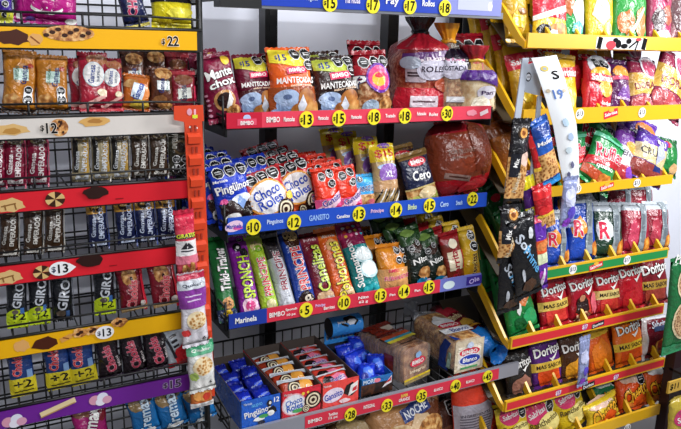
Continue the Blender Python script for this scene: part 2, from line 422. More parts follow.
D['princ_blue'] = bar('1c3f9c', 'PRINCIPE', 'd02030', W, [('e', .02, .84, .38, .42, '3a1c10'), ('e', .02, .9, .36, .3, 'e0bc80'), ('b', .0, .1, .4, .4, '28140e', 6), ('e', .1, .12, .22, .14, 'e8dcc8'), ('z', .95, 1, '2a54b8')], .48, 2.0, .46)
D['canelitas'] = bar('7a1a2c', 'Canelitas', 'c8d84a', K, [('z', .85, 1, '9a2a38'), ('n', .82, .9, '8a3040'), ('t', 'Marinela', 0, .87, .6, .14, 'e8c8cc'), ('b', .0, .1, .42, .34, 'd8b088', 3), ('b', .1, .06, .3, .2, 'efe0d0', 5)], .48, 2.0, .55)
D['polvorones'] = bar('e0601c', 'Polvorones', 'f0e04a', '2a1408', [('z', .85, 1, 'f0782a'), ('t', 'Marinela', 0, .87, .6, .14, 'f8e0d0'), ('b', .0, .74, .3, .3, 'e8a868', 7), ('b', .1, .1, .38, .34, 'f0c898', 3)], .42, 2.2, .56)
D['teal_cakes'] = ('0f8a8c', [('z', .68, 1, '8a1c4a'), ('n', .78, .98, 'a02454')] + [('e', -.3 + .2 * (i % 4), .8 + .05 * (i // 4), .05, .05, c) for i, c in enumerate(('e8b83a', 'f05a8c', 'f0e0e8', '4ab0c8', 'e04a3a', 'f0c8d8', 'f0d84a', 'd86ab0', 'f0f0f0', 'e87a3a', '8ac8e0', 'f05a8c'))] + [('e', .08, .52, .34, .3, 'b8d8dc'), ('e', .08, .53, .28, .24, 'e8f0f0'), ('e', .1, .34, .34, .3, 'b8d8dc'), ('e', .1, .35, .28, .24, 'e8f0f0'), ('b', .05, .1, .34, .2, '2aa8b0', 3), ('t', 'Submarinos', -.3, .42, 1.5, .2, W, 90)])
D['rebanadas'] = ('e08a1e', [('o', .12, .84, .1), ('o', .34, .84, .1), ('o', .12, .65, .1), ('o', .34, .65, .1), ('n', .06, .5, 'e8a86a'), ('t', 'BIMBO', -.14, .46, .3, .09, 'd8275a'), ('t', 'REBANADAS', .03, .32, .8, .12, 'e84a72', 3, W), ('n', 0, .06, 'c0701a')])
D['nito'] = ('131f16', [('z', .78, 1, '24481f'), ('b', .0, .66, .34, .2, '3a2016', 4), ('b', -.1, .9, .3, .14, '7a9a4a', 6), ('t', 'Nito', .05, .46, .66, .2, W, 4, '0c140e'), ('b', .08, .24, .3, .26, 'bread', 5), ('b', -.05, .12, .32, .2, '1a7aa8', 8), ('e', .2, .1, .14, .1, 'c8b0d0'), ('o', -.2, .66, .1), ('o', .1, .72, .1)])
D['barritas_red'] = ('7a2a1c', [('z', .84, 1, 'a01c24'), ('r', -.04, .44, .62, .78, 'e8d8b8'), ('r', .36, .44, .14, .78, 'c8202c'), ('t', 'Barritas', -.06, .42, 1.35, .32, 'a81c2c', 90), ('e', -.02, .76, .2, .2, 'f0e4c8')])
D['barritas_yellow'] = ('c8a01e', [('z', .88, 1, 'd8b02a'), ('n', .1, .3, 'b88a18'), ('o', .1, .82, .22), ('o', .1, .63, .22), ('t', 'Barritas', .0, .3, 1.1, .3, '4a1c14', 90, 'f0d878'), ('r', .42, .5, .1, .8, 'e8c84a')])
# cookie rack
D['cremax_pink'] = ('b0127a', [('t', 'Cremax', .0, .55, .9, .34, W, 82, '7a0c58'), ('e', .0, .2, .26, .09, W), ('e', .0, .235, .25, .09, 'b0127a'), ('b', .26, .72, .12, .1, 'bread', 4), ('e', .4, .08, .1, .045, W), ('e', -.42, .08, .04, .05, W), ('e', -.24, .07, .08, .04, '6a4a9c')])
D['purple_bag'] = ('3a1c8c', [('n', 0, .2, 'c8c83a'), ('o', .1, .3, .16), ('o', .1, .14, .12), ('t', 'Crackets', 0, .7, .8, .2, W)])
D['navy_bar'] = ('18204a', [('t', 'CHOKIS', .02, .45, 1.5, .36, 'c8305a', 78, 'e8c0cc'), ('z', .8, 1, '2a2440'), ('n', 0, .05, 'c8b84a')])
D['tan_yellow'] = ('a88a5c', [('z', 0, .34, 'e2d21e'), ('n', .34, .39, K), ('o', -.18, .5, .13), ('o', .12, .5, .13), ('o', .0, .66, .13), ('b', .1, .2, .34, .14, 'f0e44a', 5), ('b', -.2, .1, .2, .1, 'c8b414', 8), ('n', .7, .9, 'b89a70')])
def gam(base, panel='d8ecec', body=None):
    return (base, ([('n', .02, .5, body)] if body else []) + [('b', -.2, .2, .26, .24, 'bread', 3), ('r', .02, .6, .44, .36, panel), ('t', 'Gamesa', .1, .6, .6, .2, '1a2a6c', 84), ('t', 'CLASICAS', -.1, .6, .5, .09, '4a7a5c', 84), ('e', .3, .74, .09, .07, 'b03a1c')])
D['gam_orange'] = (lambda g: (g[0], g[1] + [('r', .25, .3, .26, .34, 'e8ecf0'), ('o', .25, .37, .13), ('o', .25, .22, .13), ('n', 0, .1, '2a1c16')]))(gam('c07a22', 'c8e4d8'))
D['gam_red'] = ('a81c34', [('b', .15, .86, .4, .22, 'a86a44', 3), ('e', .0, .62, .36, .42, 'd8e4ea'), ('e', .0, .62, .33, .39, W), ('t', 'Gamesa', -.08, .62, .62, .22, '24408c', 84), ('t', 'SURTIDO', .16, .62, .5, .1, '4a5a7a', 84), ('p', [(-.5, .1), (.5, .34), (.5, .28), (-.5, .02)], 'e0a8a0'), ('e', .24, .32, .16, .12, 'e0d0b0'), ('n', 0, .07, 'c82a3c')])
D['gam_fruit'] = ('c86a22', [('b', -.2, .7, .3, .2, 'bread', 2), ('b', .1, .2, .4, .2, 'c8a83a', 4), ('b', .25, .5, .2, .3, 'e08a4a', 6), ('r', .0, .52, .44, .5, 'dfeaf4', -14), ('t', 'Gamesa', .0, .52, .6, .24, '1c3f9c', 66), ('n', 0, .06, 'a8481c')])
D['gam_brown'] = ('5a3020', [('e', .05, .84, .36, .24, 'cookiedough'), ('r', .02, .56, .52, .34, 'e8ecec'), ('t', 'Gamesa', -.06, .56, .56, .22, '1c2c6c', 84), ('t', 'CHOCO', .18, .56, .44, .1, '3a6a5c', 84), ('b', -.1, .24, .34, .2, '8a5a34', 4), ('b', .1, .1, .3, .14, 'cookiedough', 5)])
D['gam_redsmall'] = ('8c1c2c', [('e', .0, .74, .36, .2, '8a5234'), ('r', .0, .4, .54, .4, 'e4e6dc', 6), ('t', 'Gamesa', -.06, .4, .6, .26, '24304c', 90), ('n', .86, .96, 'b03a44'), ('r', .42, .4, .1, .6, 'c82a4c')])
def emp(base, edge, tc, top=None, gold=None):
    o = []
    if gold: o += [('r', .22, .55, .3, .86 * 2.9, gold), ('r', -.3, .55, .24, .86 * 2.9, '1a1814')]
    if top: o += [('n', .72, .98, top), ('e', -.05, .86, .3, .3, '2a1810'), ('e', -.05, .9, .24, .2, 'c89a4a')]
    else: o += [('e', .05, .9, .36, .16, '6a5a3a'), ('e', .05, .91, .28, .1, '2a1c14')]
    return (base, o + [('t', 'EMPERADOR', .14, .52, 1.6, .25, tc, 86), ('t', 'Gamesa', -.24, .44, 1.0, .2, tc, 86), ('r', .46, .5, .07, 2.7, edge), ('r', 0, .11, .9, .4, base), ('p', [(-.34, .04), (.34, .04), (.34, .17), (.0, .11), (-.34, .17)], tc), ('p', [(-.2, .035), (.3, .035), (.0, .075)], base)])
D['emp_maroon'] = emp('7a1030', 'c8506c', 'e8dcdc')
D['emp_gold'] = emp('a89a78', 'd8d4c8', 'd8dce0', gold='b8903a')
D['emp_brown'] = emp('3a2718', 'b8b4ac', 'd4d0c8')
D['emp_blue'] = emp('141c44', '4a5c9c', 'c8d4ec', top='b8862c')
D['emp_dark'] = ('2e2a1c', [('e', .1, .62, .4, .34, '5a4628'), ('e', .1, .62, .28, .24, '2a1c10'), ('o', -.16, .36, .17), ('o', .24, .36, .17), ('o', -.16, .16, .17), ('o', .24, .16, .17), ('t', 'EMPERADOR', -.2, .82, .9, .14, 'b8b4a8', 86)])
D['giro2'] = ('14161c', [('t', 'GIRO', .05, .62, 1.3, .44, 'c8ccd4', 80), ('n', 0, .3, 'c3d822'), ('b', -.1, .3, .4, .2, 'c3d822', 5), ('t', '+2', .02, .23, .7, .38, '101408'), ('r', .22, .34, .16, .3, '3a6aa8'), ('e', -.1, .32, .16, .12, '5a5048')])
D['giro'] = ('14161c', [('e', .0, .88, .28, .2, '3a3f4a'), ('e', .0, .88, .16, .1, '14161c'), ('t', 'GIRO', .05, .52, 1.5, .46, 'c8ccd4', 80), ('e', -.1, .18, .2, .16, '5a4c40'), ('r', .2, .16, .14, .34, '3a5a8a'), ('r', .47, .5, .05, 2.6, '8a909c')])
D['chokis_red'] = ('7c1426', [('b', -.02, .76, .3, .36, 'cookiedough', 3), ('e', .02, .72, .06, .08, '2a1008'), ('t', 'Chokis', -.02, .38, 1.1, .36, 'd8505c', 80, 'e8b0b0'), ('r', .42, .5, .12, 1.9, 'c81e34'), ('n', 0, .12, 'a88a5a'), ('e', .3, .16, .1, .1, 'd8d0c8')])
D['chokis_blue'] = ('1c3a78', [('t', 'Chokis', -.14, .62, .95, .36, 'c82c3c', 84, 'e8a8a8'), ('r', .3, .42, .2, .36, '7a9cc8'), ('n', 0, .36, 'd8c62a'), ('t', '+2', .0, .25, .72, .34, '181408'), ('r', .0, .12, .7, .05, '5a4c10'), ('b', -.1, .86, .3, .2, '24242c', 3)])
D['chokis_dark'] = ('1c1018', [('b', .0, .8, .34, .34, '3a2a1c', 5), ('t', 'Chokis', -.02, .42, 1.2, .4, 'b83048', 100, 'd890a0'), ('t', 'Mini', .36, .34, .5, .12, 'b8b0b0', 100), ('n', 0, .08, '2a1a30')])
D['white_red'] = ('c8d0da', [('n', 0, .14, 'a01c24'), ('b', .16, .26, .36, .5, 'c02028', 3), ('r', -.3, .6, .1, 1.2, '24242c', 14), ('r', -.1, .68, .1, .24, '24242c', 104), ('r', -.1, .8, .1, .24, '24242c', 104), ('r', -.06, .56, .1, .24, '24242c', 104)])
D['cremax_blue'] = ('1668a8', [('b', -.05, .86, .4, .3, '8a7048', 3), ('b', .15, .94, .3, .2, '4a3420', 6), ('t', 'Cremax', .0, .52, 1.35, .42, 'c8dcec', 84, '0c3a68'), ('e', .0, .1, .3, .1, W)])
D['cremax_magenta'] = ('a8146c', [('b', -.1, .92, .36, .16, '8a5a48', 3), ('b', .34, .8, .14, .2, '7a0c20', 4), ('t', 'Cremax', -.05, .52, 1.2, .4, W, 70, '6a0c48'), ('e', .16, .84, .06, .12, W)])
D['gratis'] = ('d84a5c', [('z', .72, 1, 'd02a48'), ('r', 0, .62, .96, .22, '3a2c2c'), ('t', 'GRATIS', 0, .63, .9, .2, 'd8e03a'), ('n', .32, .56, 'ece8e8'), ('p', [(-.3, .44), (-.05, .54), (.12, .52), (.34, .44)], '2c2830'), ('r', 0, .41, .6, .07, '3a3440'), ('n', .22, .34, 'e07a90'), ('b', -.1, .1, .16, .5, 'bread', 3), ('b', .16, .12, .14, .46, 'bread', 5), ('n', 0, .02, W)])
D['granola_purple'] = ('e6e2ea', [('n', .9, 1, 'b82044'), ('n', .78, .88, 'cfd4dc'), ('t', 'Quaker', 0, .83, .7, .14, '2a3048'), ('n', .54, .78, '8a3a9c'), ('r', 0, .7, .6, .05, 'd8c0e0'), ('r', 0, .64, .5, .05, 'd8c0e0'), ('e', .04, .38, .36, .34, 'oats'), ('b', -.32, .22, .16, .16, 'd83a3a', 3), ('t', '6', .3, .12, .12, .12, K)])
D['granola_green'] = ('e6e6e2', [('n', .88, 1, '3a9c6c'), ('n', .76, .88, '6ab890'), ('t', 'Quaker', 0, .85, .7, .12, W), ('e', .04, .54, .38, .36, 'oats'), ('b', -.3, .36, .16, .2, 'a8c060', 3), ('t', '6', .3, .2, .12, .12, K), ('b', -.1, .2, .3, .16, W, 4)])
D['orange_bar'] = ('c86a2c', [('b', 0, .6, .4, .3, 'e8a050', 3), ('b', .2, .5, .2, .2, 'c83a24', 5), ('n', 0, .25, 'd8d8d8')])
# crisps
D['ruffles_top'] = ('f2c81e', [('z', .7, 1, 'f2d02a'), ('n', .3, .62, 'd8283c'), ('e', .0, .74, .36, .3, 'f4f2ee'), ('e', .0, .74, .3, .25, K), ('e', .02, .75, .2, .13, 'f0b03a'), ('p', [(-.5, .3), (.5, .5), (.5, .42), (-.5, .24)], W), ('b', .2, .16, .3, .2, 'chips', 3), ('b', -.26, .14, .2, .16, K, 5), ('b', .0, .12, .14, .1, W, 2)])
D['green_white'] = ('1f9c4a', [('b', -.28, .5, .24, .5, 'b86a3a', 3), ('b', .16, .36, .34, .6, 'dfe8e8', 5), ('b', .1, .2, .3, .24, '5ac0b8', 7), ('t', 'Ruffles', 0, .8, .7, .2, W, 10, 'c8202c')])
D['yellow_plain'] = ('e8be1c', [('b', -.05, .42, .34, .4, 'f0e0b0', 4), ('b', .2, .2, .2, .2, 'f4d868', 6), ('e', .36, .9, .05, .05, K), ('e', .36, .16, .05, .05, K), ('t', 'Sabritas', 0, .78, .8, .18, 'c8202c', 6)])
D['green_red'] = ('26903a', [('e', .0, .82, .42, .3, 'd8d8d8'), ('e', .0, .82, .37, .26, 'b81c3a'), ('e', .02, .84, .24, .12, 'd84a6c'), ('b', -.2, .26, .24, .28, 'b8703a', 3), ('b', .2, .3, .2, .34, 'c8824a', 4), ('p', [(-.2, .1), (.3, .5), (.32, .46), (-.14, .06)], 'd8e8d8')])
D['maroon_top'] = ('a8345c', [('b', .1, .7, .4, .4, '8c2040', 3), ('b', .16, .4, .3, .3, 'a85a44', 4), ('b', -.2, .3, .24, .4, '3a2428', 5), ('b', .1, .14, .36, .16, 'd8b0bc', 6)])
D['brown_top'] = ('8a5a60', [('b', .0, .4, .5, .6, '5c3c40', 3), ('b', .1, .8, .3, .2, 'b890a0', 5)])
D['sabritas'] = ('f0b51c', [('z', .8, 1, 'f2c02c'), ('p', [(-.5, .56), (.5, .66), (.5, .82), (-.5, .72)], 'd0242c'), ('t', 'Sabritas', 0, .69, .86, .2, W, 6), ('e', .05, .3, .32, .28, 'f6d258'), ('e', .1, .24, .2, .16, 'f2e0a0')])
D['sab_red'] = ('e02a38', [('e', .02, .84, .42, .3, 'e8e8f0'), ('o', -.12, .88, .14), ('o', .14, .88, .14), ('e', .02, .68, .4, .2, 'f0b030'), ('r', .02, .64, .84, .18, 'd02038', 4), ('t', 'Sabritas', .02, .64, .76, .16, W, 4), ('e', .1, .46, .24, .2, 'f0a030'), ('t', 'adobadas', .04, .24, .6, .1, W), ('b', -.2, .24, .2, .4, 'c81c30', 3)])
D['sab_purple'] = ('5a1f5c', [('e', .0, .76, .4, .24, 'f0a040'), ('r', .0, .66, .84, .14, 'd8406c', 4), ('b', .1, .4, .4, .26, '7a4a9c', 4), ('t', 'habanero', .0, .3, .7, .12, 'e8d0e8', -4), ('n', .0, .08, '3a1440')])
D['doras'] = ('8c2444', [('n', .36, .7, 'cfa548'), ('p', [(-.5, .3), (.5, .48), (.5, .7), (-.5, .56)], 'cfa548'), ('e', .16, .82, .32, .3, 'eae6ee'), ('e', .16, .82, .26, .24, 'c04a6c'), ('t', 'DORAS', -.02, .5, .74, .17, '7a1c24', 8), ('b', -.1, .18, .38, .22, 'b04a50', 3), ('b', .2, .14, .26, .18, 'd0707a', 5)])
def ruf(a, b, c):
    return (a, [('p', [(-.5, .42), (.5, .68), (.5, .5), (-.5, .26)], b), ('t', 'Ruffles', .02, .64, .84, .3, 'd8284c', 12, W), ('n', .1, .26, c), ('b', .2, .18, .24, .16, 'chips', 3), ('t', 'queso', .0, .34, .5, .1, W, 10), ('p', [(-.5, .86), (.5, .96), (.5, .9), (-.5, .78)], '6ac8a0')])
D['ruffles_green'] = ruf('1f8a48', 'd02a34', 'c05a2c')
D['ruffles_tilt'] = ruf('23934c', 'b8202c', 'b84a28')
D['enti'] = ('7a3aa0', [('n', .3, .62, 'e6e0e8'), ('t', 'XENTIX', 0, .52, .8, .16, '3a2440', 4), ('e', .1, .66, .28, .16, 'f0a03a'), ('b', .0, .2, .4, .2, 'b83a44', 3), ('b', .2, .24, .2, .16, '8a4ac0', 6)])
D['crunch'] = ('6038a8', [('n', .36, .66, 'cdb98a'), ('p', [(-.5, .66), (.5, .78), (.5, .4), (-.5, .36)], 'd0bc8c'), ('t', 'CRUJI', -.12, .54, .6, .2, '2a1c18', 4, 'e0d4b0'), ('n', .04, .34, '8c3a34'), ('r', .18, .3, .24, .12, '1c2a6c', 6), ('t', 'sal', .2, .86, .3, .12, W), ('p', [(.1, .36), (.32, .6), (.26, .9), (.02, .7)], 'b0b4dc')])
D['purple_top'] = ('6a30b0', [('e', .1, .6, .32, .18, 'f08a3a'), ('t', 'Sabritas', .1, .6, .5, .12, W), ('b', -.2, .3, .3, .2, '2a1c44', 4)])
def silver(base, c2, logo=True):
    return (base, ([('b', -.2, .5, .26, .3, c2, 3)] if logo else [('b', -.2, .4, .2, .4, c2, 4)]) + ([('t', 'R', -.24, .5, .3, .4, 'd8284c', 0, W)] if logo else []) + [('r', .16, .5, .26, 1.3, '8f9aa0', -6), ('r', .16, .62, .16, .4, '6a747c', -6), ('r', .16, .34, .16, .3, '6a747c', -6), ('b', .32, .2, .14, .2, 'chips', 3), ('z', .9, 1, 'c0c8d0')])
D['back_blue'] = silver('1c48b0', 'e8902c')
D['back_dgreen'] = silver('1c3a2a', 'd8dce0')
D['back_red'] = silver('9c1c34', 'c0405c', False)
D['back_maroon'] = silver('8a1a2c', 'b03a4c', False)
def dor(base, band='e0b43a', c2='d83a34', bandtext='MAS SABOR', y=.64):
    o = [('b', .0, .2, .38, .3, c2, 3)]
    if band: o += [('n', .3, .45, band), ('t', bandtext, 0, .375, .8, .1, '2a1410')]
    return (base, o + [('t', 'Doritos', .0, y, .84, .22, W, 6, '1a0c10'), ('p', [(-.02, y - .13), (.08, y - .2), (.34, y - .02), (.06, y - .14)], W), ('z', .93, 1, base)])
D['doritos_red'] = dor('b01626', 'e0c05a')
D['doritos_photo'] = (lambda g: (g[0], g[1] + [('b', -.12, .28, .26, .3, '2a1210', 4), ('b', -.12, .4, .1, .1, 'c88a6a', 5), ('b', -.1, .1, .3, .14, 'mosaic', 7), ('b', .3, .3, .2, .3, 'e86a7c', 8)]))(dor('a81428', None))
D['doritos_label'] = dor('b81c28', 'e8d080')
D['doritos_plain'] = dor('b41424', None, 'c8202c', y=.7)
D['doritos_dark'] = dor('7c1420', 'b08a30', '9c3a2c', y=.68)
D['doritos_purple'] = dor('5a2478', 'e8c048', 'e8501e')
D['doritos_yellow'] = dor('4a2a14', None, 'e8a028')
D['doritos_orange'] = dor('e8701c', 'e0b830', 'd8501c', y=.72)
D['doritos_black'] = dor('24201f', None, '9c6a5a', y=.66)
D['orange_plain'] = ('e8641c', [('b', 0, .4, .4, .5, 'f0801e', 3), ('n', .85, 1, 'e8b83a')])
D['maroon_chips'] = ('6c1420', [('r', -.42, .5, .12, 1.3, 'c0b8b8', -4), ('b', .1, .24, .26, .2, 'chips', 3), ('b', .1, .26, .2, .14, 'a8402c', 5), ('t', 'Sabritas', .1, .76, .64, .16, 'c8ccd8', 3), ('r', .1, .66, .5, .12, '3a4a6c', 3), ('z', .93, 1, 'd8d8dc')])
def chee(base, w2='f0c8b0'):
    return (base, [('b', -.05, .88, .36, .14, w2, 3), ('o', .22, .8, .13), ('t', 'Cheetos', .04, .5, .84, .34, 'f2b02c', 16, K), ('b', .1, .18, .3, .2, 'e0561c', 4), ('b', -.2, .1, .16, .12, 'f08a3a', 6)])
D['cheetos_orange'] = chee('e2521a')
D['cheetos_green'] = chee('1c7a4c', 'd8e8e0')
D['cheetos_yellow'] = (lambda g: (g[0], [x for x in g[1] if x[0] != 'o'] + [('n', .84, .98, 'f2d02a')]))(chee('d8b82a'))
D['cheetos_white'] = chee('e05a20', 'f4f0ee')
D['sabritas_pink'] = ('e0c020', [('n', .58, .9, 'e8cc2a'), ('e', -.14, .72, .3, .24, 'd83a6c'), ('t', 'Sabritas', -.14, .72, .46, .12, W, 6), ('o', .26, .7, .13), ('e', .1, .34, .34, .24, 'f0e08a'), ('t', 'Rancheritos', 0, .46, .8, .14, '5a4a1c')])
D['green_orange'] = ('17803c', [('b', .0, .62, .3, .3, 'd8783a', 3), ('b', .1, .74, .24, .12, 'e89a5a', 5), ('b', -.14, .46, .08, .2, 'e8ece8', 4), ('b', .2, .26, .26, .22, '2aa060', 6), ('b', -.16, .22, .2, .16, '0c5a2a', 8)])
D['green_dark'] = ('175c2c', [('b', .0, .5, .4, .5, '1f7a38', 3), ('b', .2, .2, .2, .2, 'c8a070', 5), ('e', -.1, .8, .16, .1, 'c8283c')])
D['tortilla_tan'] = ('9c5a20', [('b', .1, .5, .3, .4, 'e8a850', 3), ('b', -.2, .3, .2, .3, 'd8944a', 5), ('n', .8, 1, '6a3414')])
D['brown_chips'] = ('4a3018', [('t', 'Chips', .0, .66, .8, .24, '9c8a5a'), ('b', .0, .3, .36, .34, 'a8702c', 4)])
D['yellow_bag'] = ('c89c1c', [('n', .6, .8, 'c8283c'), ('t', 'Sabritas', 0, .7, .8, .14, W, 4), ('b', .0, .3, .3, .3, 'd8b82a', 3), ('b', .1, .4, .2, .1, '8a5a14', 6)])
D['mint_bag'] = ('2c8a64', [('b', .1, .5, .4, .3, 'c8d0d8', 3), ('b', -.2, .3, .2, .3, '1c4a3a', 5), ('b', .2, .8, .3, .14, '9ab8d0', 8)])
# hanging packets
D['nut_black'] = ('1c1a1e', [('e', .05, .84, .3, .28, '3a2c20'), ('e', .05, .84, .22, .2, 'e0a050'), ('e', .05, .84, .1, .1, '8a4a1c'), ('n', .12, .58, 'nuts'), ('b', .2, .56, .3, .3, 'e0c0b0', 4), ('p', [(-.44, .36), (.0, .36), (.0, .62), (-.44, .62)], '1c1c24'), ('t', 'Mix', -.22, .52, .36, .2, W, 80), ('t', 'Nueces', -.1, .3, .8, .2, 'd8c8a8', 80)])
D['black_shiny'] = ('121216', [('t', 'Sol', -.1, .68, .6, .3, 'c8d0dc', -56), ('t', 'Prime', .16, .45, .9, .26, '5aa0d0', -62), ('b', .0, .16, .3, .2, '4a3020', 4), ('b', .2, .76, .1, .2, 'd8dce0', 7), ('e', -.2, .3, .06, .2, 'b0b4bc')])
D['nut_red'] = ('b81c24', [('n', .7, .9, 'd8282c'), ('b', .0, .4, .4, .3, 'd02a2c', 3), ('n', 0, .3, 'nuts'), ('n', .3, .36, 'e8c040')])
D['nut_blue'] = ('2458b0', [('n', .12, .5, 'nuts'), ('n', .74, .9, '1c3f8c'), ('t', 'Mafer', 0, .66, .8, .2, W), ('n', 0, .1, '2a8ad0')])
D['purple_yellow'] = ('4a1c6c', [('n', .84, .96, 'd8c822'), ('n', .56, .66, 'd8c822'), ('n', .26, .34, 'd8c822'), ('b', .2, .45, .2, .3, '6a2c9c', 3)])
D['colour_wrap'] = ('5a2a9c', [('n', .5, .68, 'e0562c'), ('n', .36, .5, 'd8e0b8'), ('b', .1, .6, .4, .3, 'e88a4a', 3), ('b', .0, .18, .3, .4, 'a83ab0', 5), ('p', [(-.1, .02), (.1, .3), (.2, .28), (.05, .02)], 'e8e0f0'), ('n', .9, 1, 'c83a5c')])
D['foil_tail'] = ('8f98c0', [('b', .0, .6, .4, .6, 'c8ccec', 3), ('b', .1, .3, .3, .4, '5a4ac0', 5), ('b', -.1, .12, .3, .3, '8a3ac0', 7)])
D['seed_green'] = ('1f6a3a', [('e', .1, .72, .42, .42, 'd8c8a0'), ('e', .1, .72, .38, .38, 'seeds'), ('e', .05, .36, .42, .42, 'd8c8a0'), ('e', .05, .36, .38, .38, 'seeds'), ('t', 'PEPITAS', .0, .92, .8, .16, W, -20), ('n', 0, .1, '2a8a5a')])
D['dark_maroon'] = ('3a141c', [('e', .2, .72, .3, .26, '4a3028'), ('t', '$11', .1, .2, .6, .16, 'd8b83a')])
D['corner_bag'] = ('c0a83a', [('e', .0, .62, .4, .26, 'c8306c'), ('t', 'Sabritas', .0, .62, .6, .14, W, 12), ('b', .0, .24, .4, .2, '8a9a4a', 3)])
D['noche'] = ('c08a58', [('b', .3, .62, .3, .2, '6a3a20', 3), ('r', .08, .83, .4, .13, '223a7c', 10), ('t', 'NOCHE', .08, .83, .32, .08, 'f0f2f8', 10), ('b', .1, .4, .2, .3, 'd8b890', 5), ('e', -.2, .3, .3, .3, 'paleloaf'), ('e', .25, .3, .26, .3, 'bread')])
D['red_label'] = ('f0462c', [('z', 0, .6, 'e84a34'), ('r', -.14, .38, .7, .72, 'b8b0bc'), ('t', 'INGREDIENTES', -.14, .5, .56, .05, '4a4250')] + [('r', -.14, .46 - .035 * i, .58, .022, '6a6270') for i in range(8)] + [('r', .2, .86, .2, .3, 'f06a4a', 10)])
D['brown_wrap'] = ('6a4a2c', [('b', .0, .8, .4, .2, 'b09468', 3), ('b', .2, .5, .3, .3, '8a6a3c', 5)])
D['foil_blue'] = ('1424a0', [('b', .1, .5, .3, .14, '3a5ae8', 3), ('t', 'Ping\u00fcinos', 0, .5, .7, .16, 'a8b8e8', 20)])
D['roll_pack'] = ('b03a20', [('s', -.1, .5, .2), ('b', .24, .5, .2, .3, 'e8a040', 3), ('n', .8, 1, 'c8ccd4'), ('t', 'Roles', .2, .4, .4, .14, W, 8)])
D['gan_small'] = ('e04434', [('b', .1, .5, .34, .16, 'e87a9c', 3), ('b', -.2, .5, .2, .16, '1c1012', 5), ('t', 'Gansito', .1, .5, .5, .14, '5a2a9c', 8, W), ('n', .85, 1, 'b8b4bc')])
D['foil_bright'] = ('1c3ad0', [('b', .1, .5, .3, .3, '4a7af0', 3), ('b', -.1, .3, .2, .2, '1428a0', 5)])
# ------------------------------------------------------------------ the room
BLK = plain('0b0b0d', .42); DGREY = plain('2c2d31', .45); STEEL = plain('8d9097', .35, .4); YEL = plain('e9b417', .34)
def structure(name, mb):
    o = mb.build(name); o['kind'] = 'structure'; return o
WALLM = plain('e9ecf8', .75)
b = MB(); b.box(-1.6, 2.16, 0, 4.2, 2.26, 2.9, WALLM); structure('wall_back', b)
b = MB(); b.box(-1.6, -1.2, -.1, 4.2, 2.26, 0, plain('8f8a84', .5)); structure('floor', b)
b = MB(); b.box(-1.6, -1.2, 2.9, 4.2, 2.26, 3.0, plain('d8d8d8', .8)); structure('ceiling', b)
b = MB(); b.box(-1.7, -1.2, 0, -1.6, 2.26, 2.9, plain('8a8a90', .8)); structure('wall_left', b)

# shelf key -> (deck height, y of the product line, usual backward lean in degrees)
LZ = [1.597, 1.409, 1.251, 1.089, .917, .745, .57]
SH = {'L%d' % i: (z + .006, 1.672, 9) for i, z in enumerate(LZ)}
SH.update(S1=(1.381, 1.685, 11), S2=(1.113, 1.685, 14), S3=(.852, 1.67, 33), S4=(.54, 1.68, 8), S5=(.2, 1.69, 6))
TI = [ # front y, board bottom, board top, x0, x1
    (1.646, 1.577, 1.620, 1.512, 2.26), (1.64, 1.346, 1.395, 1.515, 2.252), (1.635, 1.114, 1.146, 1.52, 2.24),
    (1.62, .838, .877, 1.525, 2.254), (1.61, .622, .661, 1.522, 2.262), (1.59, .41, .447, 1.505, 2.285), (1.58, .215, .256, 1.50, 2.285)]
for i, t_ in enumerate(TI): SH['T%d' % (i + 1)] = (t_[1] + .012, t_[0] + .03, 16)

def flat_pos(Y):
    return lambda x, y: (V((x, Y, y)), V((0, -1, 0)))
def printm(c): return plain(c, .7, 0.0, .06) if c == K else TEX[c]() if c in TEX else plain(c, .42, 0.0, .25)
def px(x, y, Y=1.64): p = at(x, y, Y); return p.x, p.z

# ------------------------------------------------------------------ cookie rack
rack = empty('cookie_rack', (.18, 1.75, 0), 'black wire cookie rack with coloured price panels beside the white wall', 'shelf rack')
def child(mb, name, parent=rack, **k):
    o = mb.build(name, **k); o.parent = parent; o.matrix_parent_inverse = parent_inv(parent); return o
def parent_inv(p):
    bpy.context.view_layer.update(); return p.matrix_world.inverted()
g = MB()
for i in range(21): g.tube([(-.15 + .033 * i, 1.885, .1), (-.15 + .033 * i, 1.885, 1.9)], .0022, BLK, 5)
z = .14
while z < 1.9:
    g.tube([(-.16, 1.881, z), (.52, 1.881, z)], .0026, BLK, 5); g.tube([(-.16, 1.881, z + .02), (.52, 1.881, z + .02)], .0026, BLK, 5); z += .083
child(g, 'back_grid')
for x in (-.165, .522):
    s = MB()
    for y in (1.668, 1.885): s.tube([(x, y, 0), (x, y, 1.92)], .008, BLK, 8)
    z = .12
    while z < 1.9:
        s.tube([(x, 1.668, z), (x, 1.885, z)], .003, BLK, 5); z += .055
    s.tube([(x, 1.77, .1), (x, 1.77, 1.9)], .003, BLK, 5)
    child(s, 'side_frame')
PCOL = ['f4b406', 'd9d2cb', 'd8202e', 'd8202e', 'edb20a', '6c2290']
